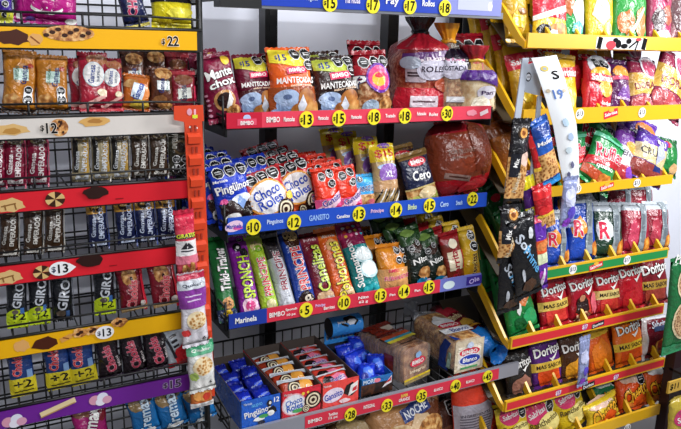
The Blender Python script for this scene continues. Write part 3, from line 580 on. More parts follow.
def panel_ops(i):
    P = lambda x, y: px(x, y)
    o = []
    def add(k, x, y, *a):
        X, Z = P(x, y); o.append((k, X, Z) + a)
    if i == 0:
        add('b', 14, 37.5, .034, .017, '4a2010', 3); add('b', 35, 40, .016, .014, 'e0a862', 5); add('r', 35, 40, .022, .003, '8a4a1c', -40)
        X, Z = P(69, 34); o += [('e', X, Z + .0015, .052, .0165, 'cookiedough')] + [('e', X + .012 * k - .045, Z + .003 + .006 * ((k * 7) % 3 - 1), .006, .004, '3a1a0c') for k in range(8)]
        X, Z = P(171, 41); o.append(('t', '$', X - .018, Z - .002, .008, .014, K, 0, 'fff4d8')); o.append(('t', '22', X + .004, Z, .026, .022, K, 0, 'fff4d8'))
    if i == 1:
        add('b', 10, 130, .042, .013, 'd8b070', 3); add('b', 12, 131, .02, .007, 'b8863f', 4); add('b', 94, 122, .036, .012, 'd8a860', 5); add('b', 95, 121, .016, .006, 'b07a3a', 2); add('k', 59, 127.5, .019)
        X, Z = P(49, 128); o += [('t', '$', X - .014, Z, .008, .014, K, 0, 'f0e8dc'), ('t', '12', X + .005, Z, .023, .023, K, 0, 'f0e8dc')]
    if i in (2, 3):
        c = [(10, 205), (8, 277)][i - 2]; X, Z = P(*c); o += [('b', X, Z - .001, .032, .017, 'd8b478', 3), ('r', X - .003, Z, .03, .003, '8a6030', 10), ('r', X + .01, Z - .004, .003, .014, '8a6030', 10), ('r', X - .01, Z - .005, .003, .012, '8a6030', 10)]
        c = [(55, 199), (42, 272)][i - 2]; X, Z = P(*c); o.append(('pin', X, Z, .0205 if i == 2 else .019))
        c = [(96, 193), (90, 261)][i - 2]; X, Z = P(*c); o.append(('b', X, Z + .003, .03, .0155, '2c1410', 7 + i)); o.append(('r', X + .05, Z - .016, .018, .002, '8a1018'))
        if i == 3:
            X, Z = P(60, 268); o += [('e', X, Z, .024, .0165, 'f2f2f4'), ('p', [(X + .018, Z + .012), (X + .034, Z), (X + .018, Z - .012)], 'f2f2f4'), ('t', '$', X - .014, Z - .001, .009, .015, '1c2a4a'), ('t', '13', X + .006, Z, .022, .021, K)]
    if i == 4:
        add('b', 22, 346, .018, .016, 'e0a862', 3); add('b', 45, 343, .032, .016, '4a2010', 4); add('r', 66, 338, .026, .012, 'd89a4a', 20); add('r', 66, 338, .014, .003, '8a4a1c', -20)
        for c in ((80, 333), (93, 330), (119, 322)):
            add('b', c[0], c[1], .02, .013, 'cookiedough', c[0]); add('e', c[0] + 1, c[1] - 1, .005, .004, '3a1a0c'); add('e', c[0] - 2, c[1] + 1, .005, .004, '3a1a0c')
        X, Z = P(104.5, 332); o += [('e', X, Z, .0215, .0165, 'f2f2f4'), ('t', '$', X - .013, Z - .001, .008, .013, '1c2a4a'), ('t', '13', X + .005, Z, .02, .02, K)]
    if i == 5:
        for c in ((14, 421), (100, 399)):
            X, Z = P(*c)
            o += [('e', X - .012, Z, .014, .0125, 'd89ab0'), ('e', X + .006, Z + .004, .013, .0125, 'dfe0f0'), ('e', X + .001, Z - .007, .012, .01, 'e8e4f0'), ('e', X + .016, Z - .004, .011, .01, 'd8a0b8')]
        add('r', 58, 407, .082, .014, 'e6cfa0', 16); add('r', 58, 409.5, .08, .003, 'b8905a', 16)
        X, Z = P(173, 383.5); o += [('t', '$', X - .02, Z - .001, .012, .016, '38283f', 0, 'c8b8d8'), ('t', '15', X + .006, Z, .028, .022, '38283f', 0, 'c8b8d8')]
    return o
for i, zt in enumerate(LZ[:6]):
    p = MB(); p.box(-.15, 1.64, zt - .0415, .507, 1.646, zt, printm(PCOL[i]))
    draw(p, panel_ops(i), flat_pos(1.64), 1, 1, off=.0006, step=.05, layer=.0002, matfn=printm)
    child(p, 'price_panel', fix=False)
for i, zt in enumerate(LZ):
    s = MB()
    s.tube([(-.16, 1.648, zt + .003), (.52, 1.648, zt + .003)], .0042, BLK, 6)
    s.box(-.16, 1.647, zt - .046, .52, 1.652, zt + .001, BLK)
    s.tube([(-.16, 1.65, zt + .03), (.4, 1.65, zt + .03), (.515, 1.65, zt + .026)], .0026, BLK, 6)
    for k in range(6): s.tube([(-.1 + .12 * k, 1.65, zt), (-.1 + .12 * k, 1.65, zt + .03)], .0026, BLK, 6)
    for k in range(10): s.tube([(-.14 + .07 * k, 1.65, zt), (-.14 + .07 * k, 1.88, zt)], .0018, BLK, 4)
    for y in (1.73, 1.81, 1.88): s.tube([(-.16, y, zt - .002), (.52, y, zt - .002)], .0026, BLK, 5)
    child(s, 'wire_shelf')

ck = 'cookie packs on the wire rack'
def L(sh, name, cat, label, design, b_, t_, pw, **k):
    k.setdefault('th', .03); k.setdefault('group', None)
    return pack(name, cat, label, design, sh, b_, t_, pw, **k)
# top row above the yellow $22 panel
L('L0', 'cracker_bag', 'bag', 'purple cracker bag at the outer end above the chocolate picture on the yellow panel', 'purple_bag', (3, 28), (3, -40), 20)
L('L0', 'wafer_bag', 'bag', 'magenta wafer bag with white script above the cookie picture', 'cremax_pink', (46, 28), (46, -52), 63, th=.05)
L('L0', 'cookie_tube', 'packet', 'navy cookie packet with pink lettering leaning above the yellow panel', 'navy_bar', (138, 29), (118, -40), 26, th=.035)
L('L0', 'snack_bag', 'bag', 'tan bag with a bright yellow foot and black seals above the $22 price', 'tan_yellow', (173, 30), (169, -44), 42, th=.06)
# above the $12 panel
L('L1', 'cookie_bag', 'bag', 'orange-brown cookie bag, outermost on the shelf above the $12 price', 'gam_orange', (19, 117), (20, 49), 34)
L('L1', 'cookie_bag', 'bag', 'orange-brown cookie bag next to the red bags above the $12 price', 'gam_orange', (53, 117), (51, 54), 33)
L('L1', 'cookie_bag', 'bag', 'dark red cookie bag half hidden behind the big red one', 'gam_red', (84, 117), (78, 58), 24, dy=.07, th=.025)
L('L1', 'cookie_bag', 'bag', 'big red cookie bag with white oval logo, standing tallest above the $12 panel', 'gam_red', (95, 117), (92, 52), 30)
L('L1', 'cookie_bag', 'bag', 'narrow red cookie bag between the big red bag and the fruit biscuits', 'gam_red', (113, 117), (110, 58), 22, th=.028)
L('L1', 'biscuit_bag', 'bag', 'small orange fruit biscuit bag with tilted white label', 'gam_fruit', (136, 117), (137, 74), 28)
L('L1', 'cookie_bag', 'bag', 'brown cookie bag standing behind the small orange fruit biscuits', 'gam_brown', (136, 116), (131, 50), 24, dy=.07)
L('L1', 'cookie_bag', 'bag', 'brown chocolate cookie bag between fruit biscuits and the small red bag', 'gam_brown', (162, 116), (161, 67), 25)
L('L1', 'cookie_bag', 'bag', 'brown cookie bag standing at the back behind two front ones near the orange hanger', 'gam_brown', (157, 115), (153, 48), 24, dy=.075)
L('L1', 'cookie_bag', 'bag', 'small red cookie bag next to the rack side, behind the orange hanger tab', 'gam_redsmall', (184, 116), (182, 70), 25)
L('L1', 'cookie_bag', 'bag', 'red cookie bag at the back beside the rack side frame', 'gam_redsmall', (178, 115), (176, 50), 24, dy=.075)
# sandwich cookies above the first red panel
for q, (x, lb) in enumerate([(-4, 'maroon sandwich cookie packet, outermost of three'), (15, 'maroon sandwich cookie packet, middle one of three'), (38, 'maroon sandwich cookie packet beside the empty wire gap')]):
    L('L2', 'cookie_packet', 'packet', lb, 'emp_maroon', (x + 1, 191), (x - 1, 137), 22, group='maroon sandwich cookies')
for x, lb in [(81, 'gold and white sandwich cookie packet beside the empty wire gap'), (101, 'gold and white sandwich cookie packet, middle one of three'), (120, 'gold and white sandwich cookie packet touching the brown ones')]:
    L('L2', 'cookie_packet', 'packet', lb, 'emp_gold', (x + 1, 187), (x - 1, 134), 19, group='gold sandwich cookies')
for x, lb in [(140, 'brown sandwich cookie packet next to the gold ones'), (159, 'brown sandwich cookie packet next to the one with black seals')]:
    L('L2', 'cookie_packet', 'packet', lb, 'emp_brown', (x + 1, 183), (x - 1, 132), 18, group='brown sandwich cookies above the first red panel')
L('L2', 'cookie_packet', 'packet', 'dark cookie packet with four black seals behind the orange strip', 'emp_dark', (179, 181), (177, 131), 21)
# above the second red panel
for x, lb in [(9, 'brown sandwich cookie packet, outermost above the lower $13 tag on red'), (33, 'brown sandwich cookie packet under the pinwheel biscuit picture'), (54, 'brown sandwich cookie packet beside the gap above the $13 tag')]:
    L('L3', 'cookie_packet', 'packet', lb, 'emp_brown', (x + 1, 264 - x * .1), (x, 208 - x * .1), 20, group='brown sandwich cookies above the second red panel')
for x, lb in [(98, 'blue and gold cookie packet standing alone beside the gap'), (126, 'blue and gold cookie packet, first of the three close together'), (146, 'blue and gold cookie packet, middle of the three close together'), (167, 'blue and gold cookie packet behind the pink free-gift bar')]:
    L('L3', 'cookie_packet', 'packet', lb, 'emp_blue', (x + 2, 262 - x * .1), (x - 3, 208 - x * .08), 20, group='blue and gold cookies')
# above the lower yellow panel
for x, d, lb in [(17, 'giro2', 'black cookie packet with lime offer foot, outermost above the lower yellow panel'), (39, 'giro2', 'black cookie packet with lime offer foot beside the plain black one'), (62, 'giro', 'black cookie packet with swirl and no lime offer'), (104, 'giro2', 'black cookie packet with lime offer foot next to the red packs')]:
    L('L4', 'cookie_packet', 'packet', lb, d, (x + 2, 341 - x * .17), (x - 1, 277 - x * .12), 21, group='black sandwich cookies')
for x, lb in [(131, 'red chocolate chip cookie packet next to the black lime one'), (163, 'red chocolate chip cookie packet next to the hanging granola bars')]:
    L('L4', 'cookie_packet', 'packet', lb, 'chokis_red', (x + 4, 340 - x * .17), (x - 4, 277 - x * .09), 26, th=.035, group='red chocolate chip cookies')
# above the purple panel
for x, lb in [(22, 'blue chip cookie packet with yellow offer foot, outermost of three'), (58, 'blue chip cookie packet with yellow offer foot, middle of three'), (82, 'blue chip cookie packet with yellow offer foot beside the dark packs')]:
    L('L5', 'cookie_packet', 'packet', lb, 'chokis_blue', (x + 4, 411 - x * .2), (x - 5, 347 - x * .16), 26, group='blue chip cookies')
for x, lb in [(109, 'dark chip cookie packet beside the blue ones'), (133, 'dark chip cookie packet, middle of three'), (156, 'dark chip cookie packet beside the white and red one')]:
    L('L5', 'cookie_packet', 'packet', lb, 'chokis_dark', (x + 3, 409 - x * .19), (x - 5, 347 - x * .17), 23, group='dark chip cookies')
L('L5', 'cookie_packet', 'packet', 'white packet with red swoosh above the $15 price on purple', 'white_red', (181, 374), (172, 327), 24)
# bottom row
L('L6', 'wafer_bag', 'bag', 'magenta wafer bag below the purple panel', 'cremax_magenta', (96, 480), (88, 408), 34)
for x, lb in [(143, 'blue wafer bag beside the empty gap below the purple panel'), (170, 'blue wafer bag, middle one below the $15 price'), (198, 'blue wafer bag under the end of the orange strip')]:
    L('L6', 'wafer_bag', 'bag', lb, 'cremax_blue', (x + 7, 462), (x - 4, 398 - (x - 140) * .17), 27, group='blue wafer bags')

# ------------------------------------------------------------------ orange clip strip with hanging bars
hs = empty('clip_strip', tuple(at(195, 115, 1.612)), 'orange plastic clip strip hanging from the cookie rack', 'hanging strip')
ORM = plain('d8431c', .4)
def slab(mb, pts, Y, mt, t=.003):
    """thin plate standing at depth Y, outline from points on that plane"""
    P = [px(x, y, Y) for x, y in pts]
    mi = mb.slot(mt)
    A = [mb.bm.verts.new((x, Y, z)) for x, z in P]; B_ = [mb.bm.verts.new((x, Y + t, z)) for x, z in P]
    mb.face(A, mi); mb.face(list(reversed(B_)), mi)
    for i in range(len(P)): mb.face([A[i], B_[i], B_[(i + 1) % len(P)], A[(i + 1) % len(P)]], mi)
s = MB(); slab(s, [(184, 118), (202, 118), (215, 396), (199, 398)], 1.612, ORM); child(s, 'strip_body', hs)
s = MB(); slab(s, [(174, 106), (203, 105), (204, 121), (200, 122), (199, 132), (186, 132), (184, 122), (174, 120)], 1.611, ORM)
draw(s, [('r', *px(195, 114, 1.61), .005, .022, 'f0b0c0'), ('e', *px(189.5, 112, 1.61), .006, .008, 'e0a0b0'), ('r', *px(195, 116.5, 1.61), .012, .008, 'd8e03a'), ('e', *px(190, 127, 1.61), .0025, .0025, W), ('e', *px(196.5, 128, 1.61), .0025, .0025, W)], flat_pos(1.611), 1, 1, off=.0006, step=.05, matfn=printm)
child(s, 'hanger_tab', hs, fix=False)
for k in range(12):
    f_ = k / 11; y0 = 138 + 236 * f_; xc = 193.5 + 13 * f_
    c = MB(); p = at(xc, y0, 1.612)
    c.prism([(1.612, p.z - .014), (1.603, p.z - .012), (1.601, p.z + .004), (1.612, p.z + .012)], 0, p.x - .015, p.x + .015, ORM)
    c.prism([(1.6105, p.z + .016), (1.608, p.z + .016), (1.608, p.z + .03), (1.6105, p.z + .03)], 0, p.x - .007, p.x - .003, plain('9c2a10', .5))
    c.prism([(1.6105, p.z + .016), (1.608, p.z + .016), (1.608, p.z + .03), (1.6105, p.z + .03)], 0, p.x + .003, p.x + .007, plain('9c2a10', .5))
    child(c, 'clip', hs)
def hang(name, cat, label, design, b_, t_, pw, Y, th=.025, lean=0, yaw=0, **k):
    SH['H'] = (at(b_[0], b_[1], Y).z, Y, lean)
    return pack(name, cat, label, design, 'H', b_, t_, pw, th=th, dy=0, yaw=yaw, **k)
hang('granola_bar', 'bar', 'pink bar with a free gift banner, topmost on the orange strip', 'gratis', (188, 277), (183, 209), 20, 1.585)
hang('granola_bar', 'bar', 'white and purple oat bar in the middle of the orange strip', 'granola_purple', (196, 346), (190, 271), 26, 1.58, seal=.008)
hang('granola_bar', 'bar', 'white and green oat bar low on the orange strip', 'granola_green', (203, 391), (199, 341), 26, 1.588, seal=.008)
hang('hanging_sachet', 'sachet', 'little orange sachet at the bottom end of the orange strip', 'orange_bar', (202, 406), (201, 386), 22, 1.6, th=.015)

# ------------------------------------------------------------------ bread rack
br = empty('bread_rack', (1.0, 1.85, 0), 'bread rack with black posts and red and blue price strips', 'shelf rack')
for x in (270, 390.5, 472):
    X = at(x, 60, 2.05).x; u = MB(); u.box(X - .02, 2.04, 0, X + .02, 2.09, 2.3, BLK)
    for k in range(40): u.box(X - .006, 2.0385, .2 + k * .05, X + .006, 2.0402, .222 + k * .05, plain('050505', .6))
    child(u, 'post', br)
STZ = {0: (1.662, 1.712), 1: (1.371, 1.409), 2: (1.104, 1.147), 3: (.8495, .889), 4: (.503, .541)}
for k in (0, 1, 2, 3):
    z0, z1 = STZ[k]; tm = plain('6a6b70', .4, .3)
    t_ = MB(); zd = {0: 1.70, 1: 1.379, 2: 1.111, 3: .85}[k]
    t_.box(.577, 1.652, zd - .006, 1.402, 1.94, zd, tm)
    t_.box(.577, 1.648, z0 - .004, 1.402, 1.654, z1 - .004, BLK if k else STEEL)
    for X in (.577, 1.398): t_.box(X, 1.652, zd - .03, X + .004, 1.94, zd + .012, BLK)
    if k == 0: t_.box(.668, 1.645, 1.655, 1.41, 1.69, 1.672, plain('6d7078', .4)); t_.box(.565, 1.643, 1.655, .668, 1.69, 1.705, BLK)
    child(t_, 'tray', br)
    w_ = MB()                                     # wire guard at the open end of the tray
    for dz in (.02, .055): w_.tube([(.572, 1.655, zd + dz), (.572, 1.9, zd + dz + .02), (.572, 2.03, zd + dz + .06)], .003, BLK, 6)
    for y in (1.655, 1.74, 1.82): w_.tube([(.572, y, zd - .01), (.572, y, zd + .07)], .003, BLK, 6)
    child(w_, 'end_guard', br)
SY = 1.643
def strip(k, segs, tags, words_, extra=()):
    z0, z1 = STZ[k]; zc = (z0 + z1) / 2; hgt = z1 - z0
    s = MB()
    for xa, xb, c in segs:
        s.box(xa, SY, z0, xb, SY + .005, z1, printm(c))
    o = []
    for x, w_, c in words_:
        s1, f_, hh, ww = w_
        o.append(('t', s1, x, zc + f_, ww, hh, c))
    draw(s, list(extra) + o, flat_pos(SY), 1, 1, off=.0006, step=.05, layer=.0002, matfn=printm)
    so = child(s, 'price_strip', br, fix=False)
    for (tx, ty, num) in tags:
        p = at(tx, ty, SY - .002); d = MB(); r = .0212
        pts = [(p.x + r * .95 * math.cos(2 * PI * i / 26), p.z + r * math.sin(2 * PI * i / 26)) for i in range(26)]
        A = [d.bm.verts.new((x, SY - .003, zz)) for x, zz in pts]; B_ = [d.bm.verts.new((x, SY - .001, zz)) for x, zz in pts]
        mi = d.slot(printm('f2e22e')); d.face(A, mi); d.face(list(reversed(B_)), mi)
        for i in range(26): d.face([A[i], B_[i], B_[(i + 1) % 26], A[(i + 1) % 26]], mi)
        draw(d, [('t', '$', p.x - .0145, p.z - .001, .007, .012, K), ('t', num, p.x + .003, p.z, .0235 if len(num) > 1 else .013, .026, K)], flat_pos(SY - .003), 1, 1, off=.0005, step=.05, matfn=printm)
        t1 = d.build('price_tag', fix=False); t1.parent = so
def xs(x, y): return at(x, y, SY).x
R_ = 'd8344a'; B1 = '2450c0'
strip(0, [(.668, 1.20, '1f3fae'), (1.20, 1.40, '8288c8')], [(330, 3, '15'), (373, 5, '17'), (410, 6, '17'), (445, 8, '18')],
      [(xs(273, 2), ('Marinela', .004, .018, .05), W), (xs(294, 3), ('Bimbo', .004, .018, .036), 'c8d8f0'), (xs(312, 4), ('Pinguinos', -.003, .018, .03), 'c8d8f0'), (xs(352, 5), ('Tia Rosa', 0, .02, .045), 'e0d8e8'), (xs(392, 6), ('Pay', 0, .026, .04), W), (xs(428, 8), ('Rollos', 0, .016, .04), W)],
      [('r', xs(475, 8), 1.69, .12, .03, 'b8bce8'), ('e', xs(490, 8), 1.687, .008, .012, W)])
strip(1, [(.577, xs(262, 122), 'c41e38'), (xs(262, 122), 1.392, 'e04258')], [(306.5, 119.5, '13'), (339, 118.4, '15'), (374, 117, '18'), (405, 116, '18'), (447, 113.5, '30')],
      [(xs(247, 125), ('BIMBO', -.006, .01, .034), W), (xs(273, 121), ('BIMBO', 0, .014, .036), W), (xs(289, 121), ('Mantecadas', 0, .012, .03), W), (xs(323, 119), ('Mantecadas', 0, .01, .03), W), (xs(356, 118), ('Mantecadas', 0, .01, .032), W), (xs(390, 116), ('Tostado', 0, .01, .032), W), (xs(421, 115), ('Rebanadas', .003, .01, .03), W), (xs(433, 114), ('Roles', 0, .01, .03), W)],
      [('e', xs(247, 119), 1.396, .01, .008, 'b8c4e8'), ('r', xs(247, 124.5), 1.386, .05, .016, 'e0506a'), ('r', xs(484, 111), 1.39, .03, .012, 'f0d8dc', 20), ('b', xs(472, 112), 1.39, .02, .01, 'e890a0', 3)])
strip(2, [(.577, 1.402, B1)], [(253.5, 227, '10'), (294, 222.3, '12'), (359, 214, '13'), (396, 210, '14'), (429.5, 205.5, '15'), (472.5, 199, '22')],
      [(xs(234, 229), ('Marinela', 0, .012, .04), '2a3fae'), (xs(275, 224), ('Pinguinos', 0, .016, .045), 'c8d8f4'), (xs(319, 219), ('GANSITO', 0, .016, .06), '9cc0f4'), (xs(343, 216), ('Canelitas', -.004, .01, .04), W), (xs(377, 212), ('Principe', 0, .014, .042), 'f0c0d8'), (xs(412, 208), ('Bimbo', .002, .016, .03), 'd8e8a8'), (xs(444, 204), ('Cero', 0, .016, .03), 'b8d4f4'), (xs(459, 202), ('Snack', 0, .014, .025), 'b8d4f4')],
      [('e', xs(234, 229), 1.1255, .024, .014, 'e8c8e0', 12), ('b', xs(238, 229), 1.12, .014, .006, 'e05aa0', 3)])
xb, xl = xs(267, 320), xs(440, 287)
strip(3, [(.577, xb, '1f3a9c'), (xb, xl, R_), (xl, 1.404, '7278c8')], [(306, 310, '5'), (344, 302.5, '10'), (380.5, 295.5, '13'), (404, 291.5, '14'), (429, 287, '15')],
      [(xs(246, 322), ('Marinela', 0, .016, .06), W), (xs(277, 316), ('BIMBO', 0, .014, .045), W), (xs(291, 314), ('Sponch', .007, .009, .034), W), (xs(291, 314), ('10 pz', -.008, .009, .026), W), (xs(320, 308), ('Principe', .004, .012, .03), 'd8c0f0'), (xs(329, 306), ('Barritas', -.006, .01, .034), W), (xs(363, 300), ('Nito', .007, .009, .034), W), (xs(363, 300), ('62 g', -.007, .01, .03), W), (xs(392, 294), ('Pan', 0, .008, .02), W), (xs(417, 289), ('Pan', 0, .008, .02), W)],
      [('e', xs(449, 284), .868, .022, .013, 'e0f0f4'), ('r', xs(474, 280), .87, .06, .028, '3a2a8c'), ('t', 'Ole', xs(474, 280), .87, .04, .016, 'c8b8f0', 14)])
z0, z1 = STZ[4]
ch = MB(); ch.box(.577, 1.644, z0 - .003, 1.60, 1.655, z1 + .004, plain('9a9ba6', .35, .2)); child(ch, 'front_channel', br)
strip(4, [(xs(305, 424), xs(499, 371), R_)], [(350.5, 414.5, '28'), (387, 405.5, '33'), (421.5, 396, '35'), (455.5, 386, '40'), (487.5, 376.5, '45')],
      [(xs(315, 423), ('BIMBO', 0, .012, .045), W), (xs(333, 418), ('Tortillinas', .006, .01, .03), W), (xs(333, 418), ('12 pz', -.006, .01, .03), W), (xs(369, 409), ('INTEGRAL', .002, .012, .04), W), (xs(404, 400), ('SUPER', .008, .01, .026), 'f0e060'), (xs(404, 400), ('GRANDE', -.005, .011, .04), W), (xs(438, 391), ('BLANCO', 0, .01, .034), W), (xs(470, 381), ('BLANCO', 0, .01, .034), W)])
for zd, nm in ((.535, 'wire_deck'), (.19, 'wire_deck')):
    w_ = MB()
    for i in range(30): w_.tube([(.585 + .0345 * i, 1.655, zd), (.585 + .0345 * i, 2.02, zd)], .0024, BLK, 5)
    for y in (1.66, 1.75, 1.84, 1.93, 2.02): w_.tube([(.58, y, zd - .004), (1.6, y, zd - .004)], .0034, BLK, 6)
    child(w_, nm, br)
    rl = MB()
    for dz in (.05, .105): rl.tube([(.58, 1.66, zd + dz * .5), (.58, 2.02, zd + dz), (1.6, 2.02, zd + dz)], .0032, BLK, 6)
    for i in range(30): rl.tube([(.585 + .0345 * i, 2.02, zd), (.585 + .0345 * i, 2.02, zd + .105)], .0024, BLK, 5)
    for y in (1.66, 1.73, 1.8, 1.87, 1.94): rl.tube([(.58, y, zd), (.58, y, zd + .05 + (y - 1.66) * .15)], .0024, BLK, 5)
    child(rl, 'guard_rail', br)
ch = MB(); ch.box(.577, 1.644, .15, 1.60, 1.655, .195, plain('9a9ba6', .35, .2)); child(ch, 'front_channel', br)

# ------------------------------------------------------------------ bread shelf products
P = pack
P('muffin_bag', 'bag', 'maroon bag of chocolate rings at the open end of the red-strip shelf', 'mantechox', 'S1', (227, 122), (211, 53), 36, th=.06, back=2, step=(-.012, .07, .004), blabel='maroon bag of chocolate rings, # back from the front one beside the rack end')
P('muffin_bag', 'bag', 'maroon muffin bag with yellow offer between the chocolate rings and the orange bag', 'mantecada_maroon', 'S1', (258, 118), (250, 54), 38, th=.06, dy=.045)
P('muffin_bag', 'bag', 'orange muffin bag with yellow offer above the $13 tag', 'mantecada_orange', 'S1', (294, 117), (287, 47), 44, th=.065, dy=.01)
P('muffin_bag', 'bag', 'dark brown muffin bag with green offer above the $15 tag', 'mantecada_brown', 'S1', (338, 115), (330, 56), 42, th=.06, dy=.02, back=1, step=(.004, .08, .005), blabel='dark brown muffin bag, # back from the front one above the $15 tag')
P('bread_bag', 'bag', 'red bread bag with a purple ring and three black seals above the first $18 tag', 'bread_ring', 'S1', (375, 114), (368, 50), 34, th=.06, dy=.015, back=1, step=(.025, .09, .02), blabel='red bread bag poking up # in line behind the purple ring bag')
P('bun_bag', 'bag', 'blue cake bag in front with three black seals, above the $10 tag', 'ping_bag', 'S2', (239, 228), (225, 163), 39, th=.05, dy=.0, back=5, step=(-.012, .05, .004), blabel='blue cake bag, # back in the file behind the front one')
P('bun_bag', 'bag', 'blue cake bag peeking up between the front blue bag and the red rolls', 'ping_bag', 'S2', (262, 224), (248, 155), 32, th=.045, dy=.07)
P('roll_bag', 'bag', 'red chocolate roll bag in front, tilted above the $10 and $12 tags', 'choco_bag', 'S2', (276, 223), (257, 171), 44, th=.05, dy=-.005)
P('roll_bag', 'bag', 'red chocolate roll bag just behind the tilted front one', 'choco_bag', 'S2', (304, 220), (286, 161), 40, th=.05, dy=.055, back=3, step=(-.006, .06, .006), blabel='red chocolate roll bag, # in the file behind the tilted one')
P('cake_packet', 'packet', 'orange-red snack cake packet in front, next to the chocolate rolls', 'gansito_pack', 'S2', (330, 216), (322, 167), 24, th=.035, dy=.005, back=4, step=(-.012, .045, .003), blabel='orange-red snack cake packet, # back from the front one next to the rolls')
P('cake_packet', 'packet', 'orange-red snack cake packet in front, next to the small light blue pack', 'gansito_pack', 'S2', (351, 213), (342, 166), 23, th=.035, dy=.005, back=4, step=(-.01, .045, .003), blabel='orange-red snack cake packet, # back from the front one next to the light blue pack')
P('biscuit_packet', 'packet', 'small light blue biscuit packet above the $13 tag', 'blue_small', 'S2', (366, 210), (362, 174), 21, th=.035, dy=.012)
P('snack_packet', 'packet', 'tall yellow packet with red $15 and striped foot', 'yellow_tall', 'S2', (388, 208), (380, 143), 24, th=.045, dy=.005, back=3, step=(-.016, .07, .006), blabel='tall yellow packet, # back behind the one with red $15')
P('snack_packet', 'packet', 'brown packet in shade between the tall yellow packet and the navy one', 'brown_pack', 'S2', (413, 206), (398, 150), 26, th=.05, dy=.06)
P('sandwich_packet', 'packet', 'navy sandwich packet with red oval above the $15 tag on blue', 'navy_sandwich', 'S2', (425, 203), (411, 151), 30, th=.045, dy=.0, back=1, step=(-.014, .07, .003), blabel='navy sandwich packet, # back behind the front navy one')
P('tortilla_bag', 'bag', 'big brown-red bag with bright red foot above the $22 tag', 'red_snack', 'S2', (459, 201), (453, 119), 64, th=.17, dy=.085, lean=6, seal=.008, corner=.42)
# third shelf: long packs lying back
for nm, lb, d, b_, t_, w_, th_ in [
    ('cookie_packet', 'long dark green cookie packet, outermost on the shelf with the $5 tag', 'triki', (229, 322), (214, 236), 19, .04),
    ('marshmallow_packet', 'long purple marshmallow cookie packet with green lettering', 'sponch', (252, 318), (235, 236), 21, .045),
    ('cookie_packet', 'long lime green cookie packet with red lettering', 'princ_lime', (272, 314), (251, 235), 17, .045),
    ('cookie_packet', 'long silver-white cookie packet between the lime and the blue ones', 'princ_white', (289, 311), (267, 234), 17, .045),
    ('cookie_packet', 'long blue cookie packet with a round biscuit picture on top', 'princ_blue', (308, 308), (286, 229), 20, .045),
    ('cookie_packet', 'long maroon cookie packet with yellow-green lettering above the $5 tag', 'canelitas', (328, 304), (305, 232), 21, .045),
    ('shortbread_packet', 'long orange shortbread packet with yellow lettering', 'polvorones', (347, 300), (323, 228), 22, .045),
    ('cake_packet', 'long teal cake packet with dotted crimson top above the $10 tag', 'teal_cakes', (371, 296), (346, 222), 25, .05)]:
    P(nm, 'packet', lb, d, 'S3', b_, t_, w_, th=th_, dy=.012, fill=.5)
P('cake_packet', 'packet', 'orange cake slice packet with four black seals above the $13 tag', 'rebanadas', 'S3', (393, 291), (389, 243), 28, th=.06, lean=14, dy=.03, back=2, step=(-.01, .085, .004), blabel='orange cake slice packet, # back behind the one with four black seals')
P('bun_packet', 'packet', 'dark green bun packet standing next to the orange slices', 'nito', 'S3', (424, 284), (406, 227), 23, th=.045, lean=20, dy=.012, back=2, step=(-.01, .06, .008), blabel='dark green bun packet, # back behind the one next to the orange slices')
P('bun_packet', 'packet', 'dark green bun packet leaning next to the red fruit bars', 'nito', 'S3', (441, 282), (422, 231), 21, th=.045, lean=20, dy=.012, back=1, step=(-.01, .06, .006), blabel='dark green bun packet, # back behind the one next to the fruit bars')
P('fruit_bar', 'packet', 'red fruit bar packet with cream label and upright lettering', 'barritas_red', 'S3', (457, 279), (447, 231), 19, th=.045, lean=14, dy=.015, back=4, step=(-.024, .045, .003), blabel='red fruit bar packet, # back in the file behind the cream label')
P('fruit_bar', 'packet', 'yellow fruit bar packet with two black seals at the shelf end', 'barritas_yellow', 'S3', (473, 276), (465, 226), 16, th=.045, lean=14, dy=.015, back=3, step=(-.02, .05, .006), blabel='yellow fruit bar packet, # back in the file behind the two black seals')

